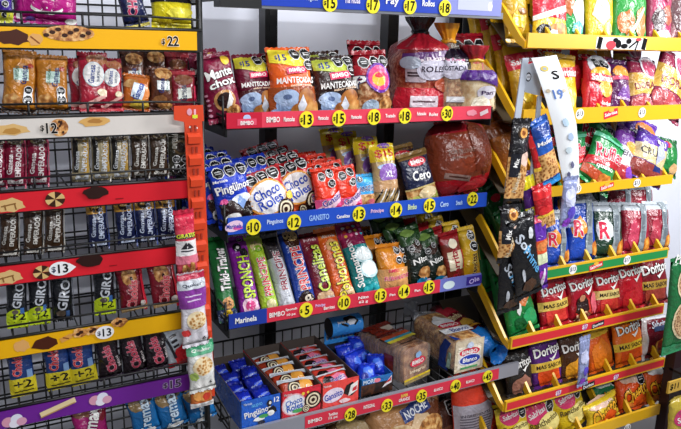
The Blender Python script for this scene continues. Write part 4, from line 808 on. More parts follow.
# ------------------------------------------------------------------ twisted bread bags on the red-strip shelf
def tied_bag(name, label, shb, px_w, top_px, Y, dep, shell_c, alpha, neck, ops, content, tie_c, flare_c, lean_dx=0, extra_zone=None):
    z = SH['S1'][0]; p0 = at(shb[0], shb[1], Y); wd = (at(shb[0] + px_w / 2, shb[1], Y) - at(shb[0] - px_w / 2, shb[1], Y)).length
    P0 = V((p0.x, Y, z)); P1 = at(top_px[0], top_px[1], Y + .02); h = P1.z - z; sh_ = P1.x - p0.x
    root = empty(name, (0, 0, 0), label, 'bag', 'tied bread bags on the red-strip shelf')
    rnd = random.Random(len(label)); ph = rnd.uniform(0, 6)
    nt_, nz_ = 40, 26
    def prof(v):
        if v < neck[0]: return min(1, (v / .05 + .25) ** .5) * (1 - .06 * math.sin(v * 9)) if v < .05 else (1 - .05 * math.sin(v * 14 + ph))
        if v < neck[1]: return 1 - (1 - neck[2]) * sstep((v - neck[0]) / (neck[1] - neck[0]))
        return neck[2] + (neck[3] - neck[2]) * sstep((v - neck[1]) / (1 - neck[1])) 
    def S(a, v):
        v = min(max(v, 0), 1); r = prof(v); wr = 1 + (.03 + .14 * sstep((v - neck[0] + .06) / .16)) * math.sin(9 * a + ph) * .5 + .05 * noise.noise(V((3 * math.cos(a), 3 * math.sin(a), v * 5 + ph)))
        e = lambda c: math.copysign(abs(c) ** .8, c)
        return V((e(math.cos(a)) * wd / 2 * r * wr + sh_ * v * v, e(math.sin(a)) * dep / 2 * r * wr, v * h))
    G = [[S(2 * PI * i / nt_, j / nz_) for i in range(nt_)] for j in range(nz_ + 1)]
    mb = MB(); sf = mb.slot(film(shell_c + str(alpha), shell_c, alpha)); fl = mb.slot(foil(flare_c))
    mb.grid(G, lambda i, j: fl if (j + .5) / nz_ > neck[1] else sf, closed=True)
    mb.face(list(reversed(list(mb.bm.verts)[:nt_])), sf)
    def pos(x, y):
        a = 1.5 * PI + x / wd * 2.9; v = min(max(y / h, 0), 1)
        p = S(a, v); n = (S(a + .03, v) - S(a - .03, v)).cross(S(a, v + .02) - S(a, v - .02)).normalized()
        if n.y > .2: n = -n
        return p, n
    draw(mb, ops, pos, wd, h, off=.002)
    o = mb.build('plastic_bag', root, fix=False)
    ti = MB(); vt = neck[1]
    rr = wd / 2 * neck[2]
    ti.tube([V((rr * 1.15 * math.cos(2 * PI * i / 20) + sh_ * vt * vt, rr * 1.15 * dep / wd * math.sin(2 * PI * i / 20), vt * h + .002 * math.sin(i))) for i in range(21)], .005, foil(tie_c), 6)
    ti.build('tie', root)
    # what is inside: slices or rolls, seen through the film
    ct = MB(); cm = M(content); vtop = neck[0] + .03
    rows = []
    for j in range(13):
        v = .02 + (vtop - .02) * j / 12; cap = (1 - max(0, (j - 9) / 3.2) ** 2) ** .5
        rows.append([S(2 * PI * i / 32, min(v, neck[0])) * 1 for i in range(32)])
        for i in range(32):
            q = rows[-1][i]; rows[-1][i] = V(((q.x - sh_ * v * v) * .93 * cap * (1 + .035 * math.sin(i * 5 + j * 2)) + sh_ * v * v, q.y * .93 * cap, v * h))
    ct.grid(rows, lambda i, j: ct.slot(cm), closed=True)
    vs = list(ct.bm.verts); ct.face(vs[:32], ct.slot(cm)); ct.face(vs[-32:], ct.slot(cm))
    ct.build('bread', root)
    root.location = P0
    return root
tied_bag('bread_roll_bag', 'big red tied bag of rolls with black tie and hexagon label', (416, 113), 47, (417, 17), 1.80, .15, 'c01c2c', .32, (.66, .84, .24, .5),
    [('n', .0, .27, 'c01c30'), ('n', .66, .83, 'a81c2c'), ('p', [(-.4, .62), (.45, .68), (.45, .58), (-.4, .52)], '5a2a6c'), ('r', -.2, .4, .28, .22, 'b8a8b0'), ('r', -.2, .4, .22, .03, '3a2a30'), ('r', -.2, .43, .22, .03, '3a2a30'), ('r', -.1, .13, .3, .18, 'd8c8d0'), ('r', -.1, .13, .24, .03, '5a3a44'),
     ('e', -.0, .46, .19, .17, 'c8c4d4'), ('t', 'ROLES', -.0, .47, .26, .1, '2a1c30'), ('t', 'Tia Rosa', -.06, .57, .36, .06, 'e8d8e0', 8), ('e', -.28, .53, .14, .1, 'a8b0c0'), ('b', .3, .3, .3, .16, 'a8482c', 3)], 'toast', '15131a', '17141a')
tied_bag('toast_bag', 'tied toast bag with orange-yellow tie and dark purple neck', (449, 111), 30, (443, 23), 1.76, .10, 'd8c8b0', .22, (.58, .80, .3, .62),
    [('n', .5, .72, '1c1226'), ('e', -.12, .5, .26, .26, 'c8c4d4'), ('t', 'TOSTADA', -.12, .51, .46, .12, '1c1a30'), ('t', 'Tia Rosa', -.12, .6, .44, .08, 'c86a8c'), ('r', .0, .16, .5, .14, 'd8d8dc')], 'toast', 'e0a01e', 'e0941c')
tied_bag('loaf_bag', 'tied bag of pale loaf with gold tie and purple band at the shelf end', (475, 109), 32, (470, 45), 1.72, .10, 'e0d0a8', .2, (.55, .78, .34, .7),
    [('n', .5, .64, '4a1f78'), ('p', [(-.1, .5), (.4, .5), (.3, .38)], '4a1f78'), ('e', .02, .32, .18, .17, 'd8d4e0'), ('t', 'Pan', .02, .32, .2, .1, '3a1c50'), ('b', -.1, .16, .2, .2, 'f0e8d0', 4)], 'paleloaf', 'c8a02c', '9c1c28')
P('bread_bag', 'bag', 'red translucent bag standing behind the pale tied loaf', 'bread_ring', 'S1', (470, 108), (463, 33), 40, th=.06, dy=.16)

# ------------------------------------------------------------------ cartons on the wire deck
def carton(label, x0, x1, y0, y1, z0, hf, hb, design, inner='5a4e48', name='display_carton', side=None):
    r = empty(name, ((x0 + x1) / 2, (y0 + y1) / 2, z0), label, 'box')
    base, ops = design; t_ = .0025; im = plain(inner, .7); om = foil(base)
    c = MB()
    w = x1 - x0; d = y1 - y0
    X = lambda a: a - (x0 + x1) / 2; Yy = lambda a: a - (y0 + y1) / 2
    def wall(xa, ya, za, xb, yb, zb, m): c.box(xa, ya, za, xb, yb, zb, m)
    hw, hd = w / 2, d / 2
    wall(-hw, -hd, 0, hw, -hd + t_, hf, om); wall(-hw + .001, -hd + t_, .001, hw - .001, -hd + t_ + .001, hf - .001, im)
    wall(-hw, hd - t_, 0, hw, hd, hb, im); wall(-hw, -hd, 0, hw, hd, t_, im)
    for sgn in (-1, 1):
        xa, xb2 = (-hw, -hw + t_) if sgn < 0 else (hw - t_, hw)
        c.prism([(-hd, 0), (hd, 0), (hd, hb), (-hd, hf)], 0, xa, xb2, im if side is None else om)
        if sgn < 0: c.prism([(-hd, 0), (hd, 0), (hd, hb - .001), (-hd, hf - .001)], 0, -hw - .0006, -hw, om)
    draw(c, ops, lambda x, y: (V((x, -hd, y)), V((0, -1, 0))), w, hf, off=.0006, step=.05, layer=.0002)
    c.build('carton', r, fix=False)
    return r
zb = .5395
def bx(pxx, pyy, Y=1.662): return at(pxx, pyy, Y).x
x_a, x_b, x_c, x_d = .612, .734, .861, .985
carton('blue carton of dark blue wrapped cakes with white lettering on the wire deck', x_a, x_b - .002, 1.658, 1.95, zb, .084, .084,
    ('1f5fc8', [('t', 'Marinela', -.32, .88, .2, .06, 'c8d8f4'), ('t', 'NUEVO', -.1, .78, .26, .08, '6ac0f4', 4), ('t', 'Ping\u00fcinos', -.08, .5, .66, .2, W, 8), ('b', .28, .46, .12, .12, '14101c', 3), ('e', .24, .38, .09, .07, W), ('b', -.05, .26, .16, .06, W, 4), ('e', .06, .33, .12, .05, '4aa85a'), ('b', .2, .74, .07, .1, '181420', 5), ('e', .22, .76, .03, .04, W), ('t', '12', .38, .84, .13, .13, W), ('b', -.0, .12, .1, .06, '141830', 6)]))
carton('red carton of chocolate rolls between the blue and the coral cartons', x_b, x_c - .002, 1.658, 1.96, zb, .084, .088,
    ('d8283a', [('t', 'Marinela', -.34, .88, .2, .06, 'f4d8d8'), ('e', -.2, .48, .3, .27, 'f0b0b8'), ('e', -.2, .48, .27, .24, 'e8e8ee'), ('t', 'Choco', -.2, .58, .42, .15, '1f56b4', 10), ('t', 'Roles', -.18, .38, .4, .15, '1f56b4', 10), ('e', -.1, .22, .14, .05, '4aa85a'), ('s', .28, .5, .22), ('s', .1, .24, .1), ('e', .02, .82, .04, .04, 'f0d048'), ('e', .14, .84, .03, .03, 'f0d048')]))
carton('coral carton of filled snack cakes above the $28 tag', x_c, x_d, 1.658, 1.96, zb, .082, .09,
    ('ee4a44', [('t', 'Marinela', -.36, .88, .2, .06, 'f8e0e0'), ('e', -.2, .48, .28, .18, 'e8d8e8', 10), ('t', 'Gansito', -.2, .48, .48, .17, '2c3fae', 12), ('b', .26, .58, .2, .18, '181012', 4), ('p', [(.26, .72), (.46, .86), (.44, .48), (.2, .32)], 'f2ece8'), ('p', [(.32, .6), (.43, .68), (.42, .5), (.3, .46)], 'd8283a'), ('b', .1, .18, .16, .06, 'f0d0d4', 6)]))
def inner_pack(name, label, design, x, y, z, rz, tilt, w=.1, l=.05, th=.03, group=None):
    SEED[0] += 5; r = empty(name, (0, 0, 0), label, 'packet', group)
    pack_parts(r, D[design], w, l, th, SEED[0], seal=.006)
    r.matrix_world = Matrix.Translation((x, y, z)) @ Matrix.Rotation(rz, 4, 'Z') @ Matrix.Rotation(-math.radians(tilt), 4, 'X')
    bpy.context.view_layer.update(); return r
rr_ = random.Random(5)
def box_row(xc, y0, n, dyy, z, design, name, what, group, two=False, w=.1, l=.07, tilt=58):
    for i in range(n):
        for s_ in ((-1, 1) if two else (0,)):
            pos_ = ['front', 'second row', 'third row', 'fourth row', 'fifth row', 'sixth row', 'back row'][i]
            lab = what + (', ' + pos_) + ('' if not s_ else (' next to the red carton' if s_ > 0 else ' on the open rack end side'))
            inner_pack(name, lab, design, xc + s_ * w * .52, y0 + dyy * i, z + rr_.uniform(0, .008), rr_.uniform(-.18, .18), tilt + rr_.uniform(-8, 8), w, l, .03, group)
box_row((x_a + x_b) / 2, 1.675, 4, .062, zb + .032, 'foil_blue', 'wrapped_cake', 'dark blue wrapped cake in the blue carton', 'wrapped cakes in the blue carton', True, w=.056, l=.075)
box_row((x_b + x_c) / 2, 1.675, 5, .05, zb + .035, 'roll_pack', 'wrapped_roll', 'wrapped chocolate roll in the red carton', 'wrapped rolls in the red carton', w=.112, l=.065)
box_row((x_c + x_d) / 2, 1.675, 6, .042, zb + .035, 'gan_small', 'wrapped_cake', 'wrapped snack cake in the coral carton', 'wrapped cakes in the coral carton', w=.112, l=.06)
# blue display box with curled lid
x_e, x_f = 1.0, 1.112
r = carton('blue display box with curled lid and chocolate picture, above the $33 tag', x_e, x_f, 1.672, 1.92, zb, .058, .075,
    ('2470b8', [('n', .05, .66, 'choc'), ('p', [(.16, .3), (.46, .92), (.46, .5)], 'e8e0e4'), ('p', [(.24, .5), (.45, .84), (.44, .6)], 'c82838'), ('t', 'MORE', -.24, .82, .4, .12, 'd8e8f8'), ('e', .0, .8, .1, .06, 'e87a8c')]), inner='23283c', side=True)
l_ = MB(); hw = (x_f - x_e) / 2; hd = .124; bm_ = foil('3f9cf0'); dk = plain('15161c', .6)
l_.box(-hw, hd - .003, .07, hw, hd, .125, bm_)
draw(l_, [('t', 'MORE', 0, .1, .1, .03, 'c8d8e8')], lambda x, y: (V((x, hd - .003, y)), V((0, -1, 0))), 1, 1, off=.0006, step=.05)
cyl = [[V((x, hd - .03 + .032 * math.cos(a), .142 + .032 * math.sin(a))) for a in [2 * PI * i / 24 for i in range(24)]] for x in (-hw, -hw * .3, hw * .3, hw)]
l_.grid(cyl, lambda i, j: l_.slot(bm_), closed=True)
for x in (-hw, hw): l_.face([l_.bm.verts.new((x, hd - .03 + .0315 * math.cos(2 * PI * i / 24), .142 + .0315 * math.sin(2 * PI * i / 24))) for i in range(24)], l_.slot(dk))
def cpos(x, y):
    a = PI + .2 - y / .032; p = V((x, hd - .03 + .032 * math.cos(a), .142 + .032 * math.sin(a))); return p, V((0, math.cos(a), math.sin(a)))
draw(l_, [('b', .012, .036, .026, .016, '16141c', 3), ('b', .014, .026, .018, .011, 'e8ecf4', 5), ('r', -.012, .02, .026, .007, '16141c', -24), ('r', .03, .022, .02, .006, '16141c', 40), ('t', 'Marinela', -.022, .03, .03, .008, W)], cpos, 1, 1, off=.0007, step=.008)
l_.build('curled_lid', r, fix=False)
for i in range(6):
    inner_pack('wrapped_cake', 'shiny blue wrapped cake ' + ['front and low', 'behind the front one', 'upright against the far box side', 'in the middle of the heap', 'under the curled lid', 'at the back by the lid', 'tipped over the heap'][i] + ' in the curled-lid box', 'foil_bright',
        x_e + .03 + (i % 2) * .05, 1.69 + .03 * i, zb + .026 + .005 * (i % 3), rr_.uniform(-.5, .5), 40 + rr_.uniform(-14, 14), .06, .075, .034, 'wrapped cakes in the curled-lid box')

# ------------------------------------------------------------------ loaves
def loaf(name, label, loc, rz, w, h, ln, breadm, film_c, alpha, ops_front, ops_side, ops_top, neck_c, neck_tilt=.3, neck_len=.09):
    r = empty(name, loc, label, 'bread'); n = 32
    def sec(a, k=1.0):
        c, s_ = math.cos(a), math.sin(a); e = .34
        x = math.copysign(abs(c) ** e, c) * w / 2; z_ = math.copysign(abs(s_) ** e, s_) * h / 2
        if z_ > 0: x *= 1 + .05 * math.sin(PI * min(1, z_ / (h / 2)))
        return x * k, z_ * k + h / 2
    def rings(k, spec):
        R2 = []
        for y, kk in spec:
            R2.append([V((sec(2 * PI * i / n, k * kk)[0], y, (sec(2 * PI * i / n, k * kk)[1] - h / 2 * k * kk) + h / 2)) for i in range(n)])
        return R2
    b_ = MB(); m_ = M(breadm); spec = [(-ln / 2 + .004, .9), (-ln / 2 + .006, .96)]
    for i in range(15):                                # slices show as shallow grooves
        y = -ln / 2 + .01 + (ln - .02) * i / 15; spec += [(y, .965), (y + .004, .985), (y + .012, .985)]
    spec += [(ln / 2 - .004, .93)]
    G = rings(1, spec); b_.grid(G, lambda i, j: b_.slot(m_), closed=True)
    vs = list(b_.bm.verts); b_.face(vs[:n], b_.slot(M('paleloaf' if breadm != 'darkloaf' else 'darkloaf'))); b_.face(vs[-n:], b_.slot(m_)); b_.build('loaf', r)
    p_ = MB(); fm = film(film_c + str(alpha), film_c, alpha); nm_ = foil(neck_c)
    rnd = random.Random(ln)
    spec = [(-ln / 2 - .002, .94), (-ln / 2, 1.0), (-ln / 6, 1.02), (ln / 6, 1.01), (ln / 2, 1.0)]
    G = rings(1.015, spec)
    nk = [(.15, .8), (.4, .5), (.62, .24), (.78, .2), (.9, .34), (1.0, .5)]
    for q, kk in nk:
        G.append([V((sec(2 * PI * i / n, kk)[0] * (1 + .22 * math.sin(i * 2.4) * (1 - kk)), ln / 2 + neck_len * q, (sec(2 * PI * i / n, kk)[1] - h / 2) * (1 + .22 * math.sin(i * 2.4 + 1)) + h / 2 + neck_tilt * h * q)) for i in range(n)])
    p_.grid(G, lambda i, j: p_.slot(fm) if j < 6 else p_.slot(nm_), closed=True)
    p_.face(list(p_.bm.verts)[:n], p_.slot(fm))
    bmesh.ops.recalc_face_normals(p_.bm, faces=p_.bm.faces)
    draw(p_, ops_front, lambda x, y: (V((x, -ln / 2 - .003, y)), V((0, -1, 0))), w, h, off=.0012, step=.03)
    draw(p_, ops_top, lambda x, y: (V((x, -ln / 2 + y, h * 1.014)), V((0, 0, 1))), w, ln, off=.0012, step=.03)
    draw(p_, ops_side, lambda x, y: (V((-w / 2 * 1.06, ln / 2 - (x + ln / 2), y)), V((-1, 0, 0))), ln, h, off=.0016, step=.03)
    p_.build('plastic_bag', r, fix=False)
    t_ = MB(); zc = h / 2 + neck_tilt * h * .7
    t_.tube([(w * .115 * math.cos(2 * PI * i / 16), ln / 2 + neck_len * .7, zc + h * .115 * math.sin(2 * PI * i / 16)) for i in range(17)], .003, foil('d8d8e0'), 6); t_.build('tie', r)
    r.rotation_euler = (0, 0, rz); return r
loaf('brown_loaf', 'bag of sliced brown bread with yellow and cyan stripes, above the $35 tag', (1.185, 1.785, zb), .26, .122, .122, .20, 'darkloaf', 'd8c8c0', .2,
    [('e', .0, .58, .3, .13, 'd8304a'), ('t', 'BIMBO', .0, .58, .44, .12, W), ('t', 'Integral', 0, .34, .6, .12, 'e8d0b0'), ('n', .14, .2, 'e0c030'), ('n', .06, .14, '9c8a5a'), ('b', .0, .78, .12, .1, '8ab0d8', 3)],
    [('r', .2, .5, .2, .3, '7a2c20')], [('n', .3, .38, 'e0d040'), ('n', .38, .44, '3aa0c0'), ('n', .44, .54, 'c0502a'), ('b', -.1, .72, .34, .34, '8a2c1c', 3), ('b', .2, .8, .2, .24, 'd8c8b8', 5), ('t', 'Integral', .0, .18, .6, .12, '3a2a20'), ('n', .56, .62, '6a1c14'), ('n', .84, .98, '7a2418')], '9c4a34', .15, .1)
loaf('white_loaf', 'bag of sliced white bread with blue oval logo, above the $40 and $45 tags', (1.409, 1.80, zb), .02, .118, .112, .235, 'bread', 'f0ece8', .16,
    [('n', .0, .98, 'd8c8ac'), ('r', 0, .44, .8, .66, 'efe4d0'), ('e', .0, .6, .36, .12, 'd8304a'), ('t', 'BIMBO', .0, .6, .54, .12, W), ('e', .02, .36, .4, .17, 'e8e8f4'), ('e', .02, .36, .36, .14, '1c3aa8'), ('t', 'Blanco', .02, .36, .5, .13, W), ('r', .0, .12, .6, .06, '5aa86a'), ('b', .0, .82, .14, .1, 'c8d4ec', 4)],
    [('p', [(.18, .0), (.4, .0), (.34, .3), (.36, .62), (.44, .9), (.3, .96), (.2, .6)], '1f3a8c'), ('p', [(.36, .1), (.44, .1), (.46, .6), (.4, .6)], 'a8c8b8')],
    [('e', .0, .6, .34, .34, 'e8e8ec'), ('b', .0, .72, .16, .26, 'f4f4f4', 3), ('e', .04, .48, .4, .16, 'd8304a', 0), ('t', 'BIMBO', .04, .48, .6, .16, W), ('p', [(-.5, .22), (.5, .22), (.5, .38), (-.5, .38)], 'f0f0f4'), ('t', 'Blanco', .1, .3, .6, .22, '1f3a8c'), ('p', [(-.5, .0), (-.3, .0), (-.5, .2)], '1f3a8c')], 'b8bcc4', .35, .1)
r = empty('bread_sleeve', (1.53, 1.84, zb + .05), 'long maroon bread sleeve with gathered bright blue end beside the white loaf', 'bread')
def tubegrid(spec, n=26, wob=.04):
    return [[V((rx * math.cos(2 * PI * i / n) * (1 + wob * math.sin(5 * i + y * 90)), y, rx * .92 * math.sin(2 * PI * i / n) * (1 + wob * math.sin(4 * i + 2 + y * 60)) + zo)) for i in range(n)] for y, rx, zo in spec]
s = MB(); s.grid(tubegrid([(-.06, .048, 0), (.02, .05, 0), (.1, .05, 0), (.17, .048, .0), (.2, .03, .0)]), lambda i, j: s.slot(foil('6c1420')), closed=True)
draw(s, [('n', .62, .95, 'a82030'), ('t', 'Bimbo', .0, .5, .5, .4, 'e8d0a0', 0), ('b', .1, .2, .3, .3, 'd8a83a', 3), ('n', .0, .06, 'e0a030')], lambda x, y: (lambda a: (V((.049 * math.cos(a), -.05 + y, .046 * math.sin(a))), V((math.cos(a), 0, math.sin(a)))))(PI / 2 - x / .05 * .8 + .4), .1, .2, off=.003, step=.012)
s.build('sleeve', r, fix=False)
s = MB(); s.grid(tubegrid([(-.06, .0485, 0), (-.1, .046, -.002), (-.125, .04, -.004), (-.135, .022, -.004), (-.14, .014, -.004), (-.155, .03, -.01), (-.17, .038, -.014)], wob=.1), lambda i, j: s.slot(foil('1f7ad0')), closed=True)
s.build('gathered_end', r)
# bottom deck
P('bun_bag', 'bag', 'clear bag of buns with blue lettering below the $33 and $35 tags', 'noche', 'S5', (408, 500), (402, 398), 68, th=.12, dy=.07, lean=12)
P('tortilla_bag', 'bag', 'tall red bag with grey text label below the $45 tag', 'red_label', 'S5', (474, 475), (472, 368), 42, th=.1, dy=.05, lean=4)
P('bun_bag', 'bag', 'brown crumpled bag next to the buns below the $28 tag', 'brown_wrap', 'S5', (365, 510), (358, 412), 60, th=.1, dy=.1, lean=14)
P('bun_bag', 'bag', 'dark brown bag beside the tall red bag on the bottom deck', 'brown_pack', 'S5', (445, 490), (442, 400), 40, th=.08, dy=.12, lean=6)

# ------------------------------------------------------------------ crisp rack
cr = empty('crisp_rack', (1.88, 1.78, 0), 'yellow crisp rack with stepped bins and coloured fronts', 'shelf rack')
for X in (1.56, 2.2):
    u = MB(); u.box(X, 2.07, 0, X + .035, 2.1, 2.0, BLK); child(u, 'post', cr)
u = MB(); u.box(1.56, 2.06, .1, 2.235, 2.07, .16, BLK); u.box(1.56, 2.06, 1.9, 2.235, 2.07, 1.95, BLK); child(u, 'cross_brace', cr)
BANDC = [None, None, None, '2a8f4c', 'd8303a', 'd8303a', None]
def rail_poly(y0, zb_, zt_):
    c = [(0, 0), (.03, .012), (.07, .045), (.12, .095), (.165, .138), (.205, .172)]
    hgt = .023
    lo = [(y0 + a, zb_ + b2) for a, b2 in c]; hi = [(y0 + a - .018 * min(1, a / .05), zb_ + b2 + hgt * .86) for a, b2 in reversed(c)]
    return lo + hi
for ti, (y0, zb_, zt_, xa, xb2) in enumerate(TI):
    hh = zt_ - zb_
    s = MB(); s.box(xa, y0 - .002, zb_, xb2, y0 + .008, zt_, YEL)
    s.prism([(y0 - .002, zb_), (y0 + .02, zb_ - .004), (y0 + .02, zb_ + .004)], 0, xa, xb2, YEL)
    o = []; zc = (zb_ + zt_) / 2
    pp = lambda x, y: at(x, y, y0 - .003)
    if BANDC[ti]: o.append(('r', (xa + xb2) / 2, zc, xb2 - xa - .01, hh * .7, BANDC[ti]))
    def tagp(x, y, s1, c=K, bg=W, rr2=.017):
        p = pp(x, y)
        if bg: o.append(('e', p.x, p.z, rr2 * 1.05, min(rr2, hh * .46), bg))
        o.append(('t', '$' + s1, p.x, p.z, .026, .017, c))
    def sab(x, y):
        p = pp(x, y); o.append(('r', p.x, p.z, .064, hh * .5, 'd8283a', 12)); o.append(('t', 'Sabritas', p.x, p.z, .056, .011, W, 12)); o.append(('e', p.x, p.z + hh * .22, .012, .006, 'f0b040'))
    if ti == 0:
        p = pp(622, 43.5); hq = hh * .84
        o += [('r', p.x, p.z, .23, hq, 'f2f2f2'), ('r', p.x - .1, p.z, .02, hq, K, -10), ('r', p.x + .105, p.z, .02, hq, K, -10), ('e', p.x - .05, p.z - .006, .022, .014, 'e0283a'), ('e', p.x - .016, p.z - .002, .013, .013, K), ('e', p.x + .012, p.z - .008, .016, .008, K), ('e', p.x - .03, p.z + .01, .012, .007, K), ('r', p.x + .055, p.z, .05, .006, K, 32), ('r', p.x + .07, p.z - .004, .04, .005, K, 70), ('e', p.x + .03, p.z + .008, .012, .009, K), ('e', p.x + .075, p.z + .014, .014, .005, 'e0283a')]
    if ti == 1: tagp(580, 114, '13'); sab(611, 113.5); tagp(642, 112.5, '13')
    if ti == 2: tagp(577.5, 189, '13'); sab(607, 186.5); tagp(637, 183, '13')
    if ti == 3: tagp(573, 269.5, '13', '3a4a6c'); sab(596, 266); tagp(627, 260, '17', '3a4a6c')
    if ti == 4:
        p = pp(598, 324.5); tagp(585, 327, '17', W, 'b060a0', .012); o += [('r', p.x, p.z, .06, .018, '1a1a22', 8), ('t', 'Doritos', p.x, p.z, .05, .011, W, 8)]
    if ti == 5:
        p = pp(588.5, 385.5); tagp(558.5, 393, '17', W, 'b060a0', .012); o += [('r', p.x, p.z, .06, .02, '1a1a22', 8), ('t', 'Doritos', p.x, p.z, .05, .012, W, 8)]; tagp(616, 377, '17', W, 'b060a0', .012)
    if ti == 6: tagp(627.5, 428, '13')
    draw(s, o, flat_pos(y0 - .002), 1, 1, off=.0006, step=.05, layer=.0002, matfn=printm)
    child(s, 'bin_front', cr, fix=False)
    f_ = MB()
    f_.prism([(y0 + .008, zb_ + .004), (y0 + .09, zb_ + .006), (y0 + .4, zb_ + .25), (y0 + .4, zb_ + .244), (y0 + .09, zb_ + .0), (y0 + .008, zb_)], 0, xa + .004, xb2 - .004, plain('3a2c12', .5))
    child(f_, 'sloping_tray', cr)
    nd = 6
    for k in range(nd + 1):
        X = xa + (xb2 - xa) * k / nd; e_ = k in (0, nd)
        d_ = MB(); d_.prism(rail_poly(y0 + .006, zb_ - .002, zt_), 0, X - .005, X + .005, YEL)
        child(d_, 'end_board' if e_ else 'divider', cr)

# crisps, bin by bin from the top; the rows behind rise with the sloping tray
STEP = (0, .075, .058)
def T(t_, d, lb, b_, top, pw, th=.05, back=2, name='crisp_bag', bl=None, **k):
    d0 = k.get('dy', .015); k['dy'] = d0 + .016; dep = k['dy'] + .03
    k.setdefault('z', SH['T%d' % t_][0] - .004 + max(0, dep - .09) * .787)
    k.setdefault('group', 'crisp bags in the %s bin row' % ['top', 'second', 'third', 'green fronted', 'upper red fronted', 'lower red fronted', 'lowest'][t_ - 1])
    return pack(name, 'crisp bag', lb, d, 'T%d' % t_, b_, top, pw, th=th, back=back, step=STEP, blabel=bl or ('#-row bag behind ' + lb.replace('the ', '')), **k)
T(1, 'yellow_bag', 'yellow crisp bag at the open end of the top bin', (519, 40), (510, -30), 26, dy=.05)
T(1, 'ruffles_top', 'yellow and red crisp bag with round black emblem in the top bin', (551, 33), (548, -40), 34, back=1)
T(1, 'green_white', 'green and white crisp bag in the top bin', (573, 32), (570, -36), 24, back=1)
T(1, 'yellow_plain', 'plain yellow crisp bag between two green ones in the top bin', (600, 35), (598, -36), 27, back=1)
T(1, 'green_red', 'green crisp bag with red emblem in the top bin', (631, 37), (628, -34), 34, back=1)
T(1, 'maroon_top', 'pinkish maroon crisp bag in the top bin', (660, 38), (658, -32), 24, back=1)
T(1, 'brown_top', 'dull brown crisp bag at the far end of the top bin', (681, 40), (681, -30), 24, back=1)
T(2, 'yellow_bag', 'yellow crisp bag at the open end of the second bin', (531, 114), (515, 38), 30, dy=.05, back=3)
T(2, 'sabritas', 'golden yellow crisp bag with red diagonal band beside the paper banner', (563, 110), (560, 54), 30, back=1)
T(2, 'sab_red', 'bright red crisp bag with sun emblem in the second bin', (597, 110), (597, 58), 29, back=1)
T(2, 'sab_purple', 'purple crisp bag squeezed beside the bright red one', (620, 108), (617, 60), 20, dy=.02, back=1)
T(2, 'doras', 'maroon and tan crisp bag standing upright in the second bin', (644, 108), (641, 58), 28, back=1)
T(2, 'doras', 'maroon and tan crisp bag tilted at the far end of the second bin', (663, 107), (678, 56), 34, dy=-.005, back=0)
T(3, 'tortilla_tan', 'tan tortilla chip bag at the open end of the third bin', (520, 196), (498, 120), 28, dy=.05, back=3)
T(3, 'ruffles_green', 'green and red crisp bag partly behind the white paper banner', (572, 187), (572, 130), 27, back=1)
T(3, 'ruffles_tilt', 'green crisp bag tilted, next to the purple and white one', (592, 188), (612, 136), 32, dy=-.01, back=1)
T(3, 'enti', 'purple and white crisp bag half hidden by its neighbours', (616, 186), (630, 130), 26, dy=.01, back=1)
T(3, 'crunch', 'purple and tan crisp bag with blue patch in the third bin', (643, 184), (654, 134), 32, dy=-.01, back=0)
T(3, 'green_dark', 'green crisp bag at the far end of the third bin', (664, 180), (666, 138), 22, dy=.02, back=0)
T(3, 'purple_top', 'purple crisp bag peeking up at the back of the third bin', (634, 150), (640, 118), 36, dy=.12, z=1.2, back=0)
T(3, 'mint_bag', 'mint green crisp bag peeking up at the back of the third bin', (590, 150), (592, 120), 34, dy=.12, z=1.2, back=0)
T(4, 'green_dark', 'green crisp bag at the open end of the green fronted bin', (528, 284), (506, 205), 28, dy=.05, back=3)
T(4, 'back_blue', 'blue crisp bag showing its silver back seam, beside the purple wrap', (556, 272), (553, 210), 24, back=1)
T(4, 'back_blue', 'blue crisp bag with silver back seam next to the dark green one', (582, 270), (578, 192), 28, back=1)
T(4, 'back_dgreen', 'dark green crisp bag with silver back seam', (607, 265), (606, 202), 29, back=1)
T(4, 'back_red', 'red crisp bag with silver back seam next to the dark green one', (634, 260), (634, 202), 26, back=1)
T(4, 'back_maroon', 'maroon crisp bag with silver back seam at the far bin end', (656, 256), (655, 201), 24, back=1)
T(5, 'green_orange', 'green and orange crisp bag at the open end of the upper red bin', (524, 340), (509, 272), 30, back=2)
T(5, 'doritos_red', 'red tortilla chip bag with cream band next to the green and orange bag', (555, 334), (548, 266), 29, back=1)
T(5, 'doritos_photo', 'red tortilla chip bag with a dark picture on its front', (583, 326), (576, 262), 27, back=1)
T(5, 'doritos_label', 'red tortilla chip bag with pale yellow band in the middle of the bin', (607, 320), (603, 258), 25, back=1)
T(5, 'doritos_plain', 'red tortilla chip bag without any band', (630, 315), (626, 254), 26, back=1)
T(5, 'doritos_dark', 'dark red tortilla chip bag at the far end of the upper red bin', (653, 310), (649, 250), 28, back=1)
T(6, 'doritos_black', 'black tortilla chip bag at the open end of the lower red bin', (520, 405), (514, 346), 26, back=2)
T(6, 'doritos_purple', 'purple tortilla chip bag with yellow band', (547, 394), (541, 328), 29, back=1)
T(6, 'doritos_yellow', 'dark and yellow tortilla chip bag beside the blue strip', (573, 388), (569, 326), 26, back=1)
T(6, 'orange_plain', 'plain orange chip bag behind the divider in the lower red bin', (601, 380), (594, 330), 24, back=1, dy=.02)
T(6, 'doritos_orange', 'orange tortilla chip bag with yellow band', (629, 373), (623, 312), 27, back=1)
T(6, 'maroon_chips', 'dark maroon crisp bag with silver edge at the far end', (654, 367), (653, 313), 26, back=1)
T(7, 'sabritas_pink', 'yellow crisp bag with pink emblem at the open end of the lowest bin', (514, 466), (508, 400), 28, back=1)
T(7, 'sabritas_pink', 'yellow crisp bag with pink emblem, second from the open end', (543, 462), (534, 398), 32, back=1)
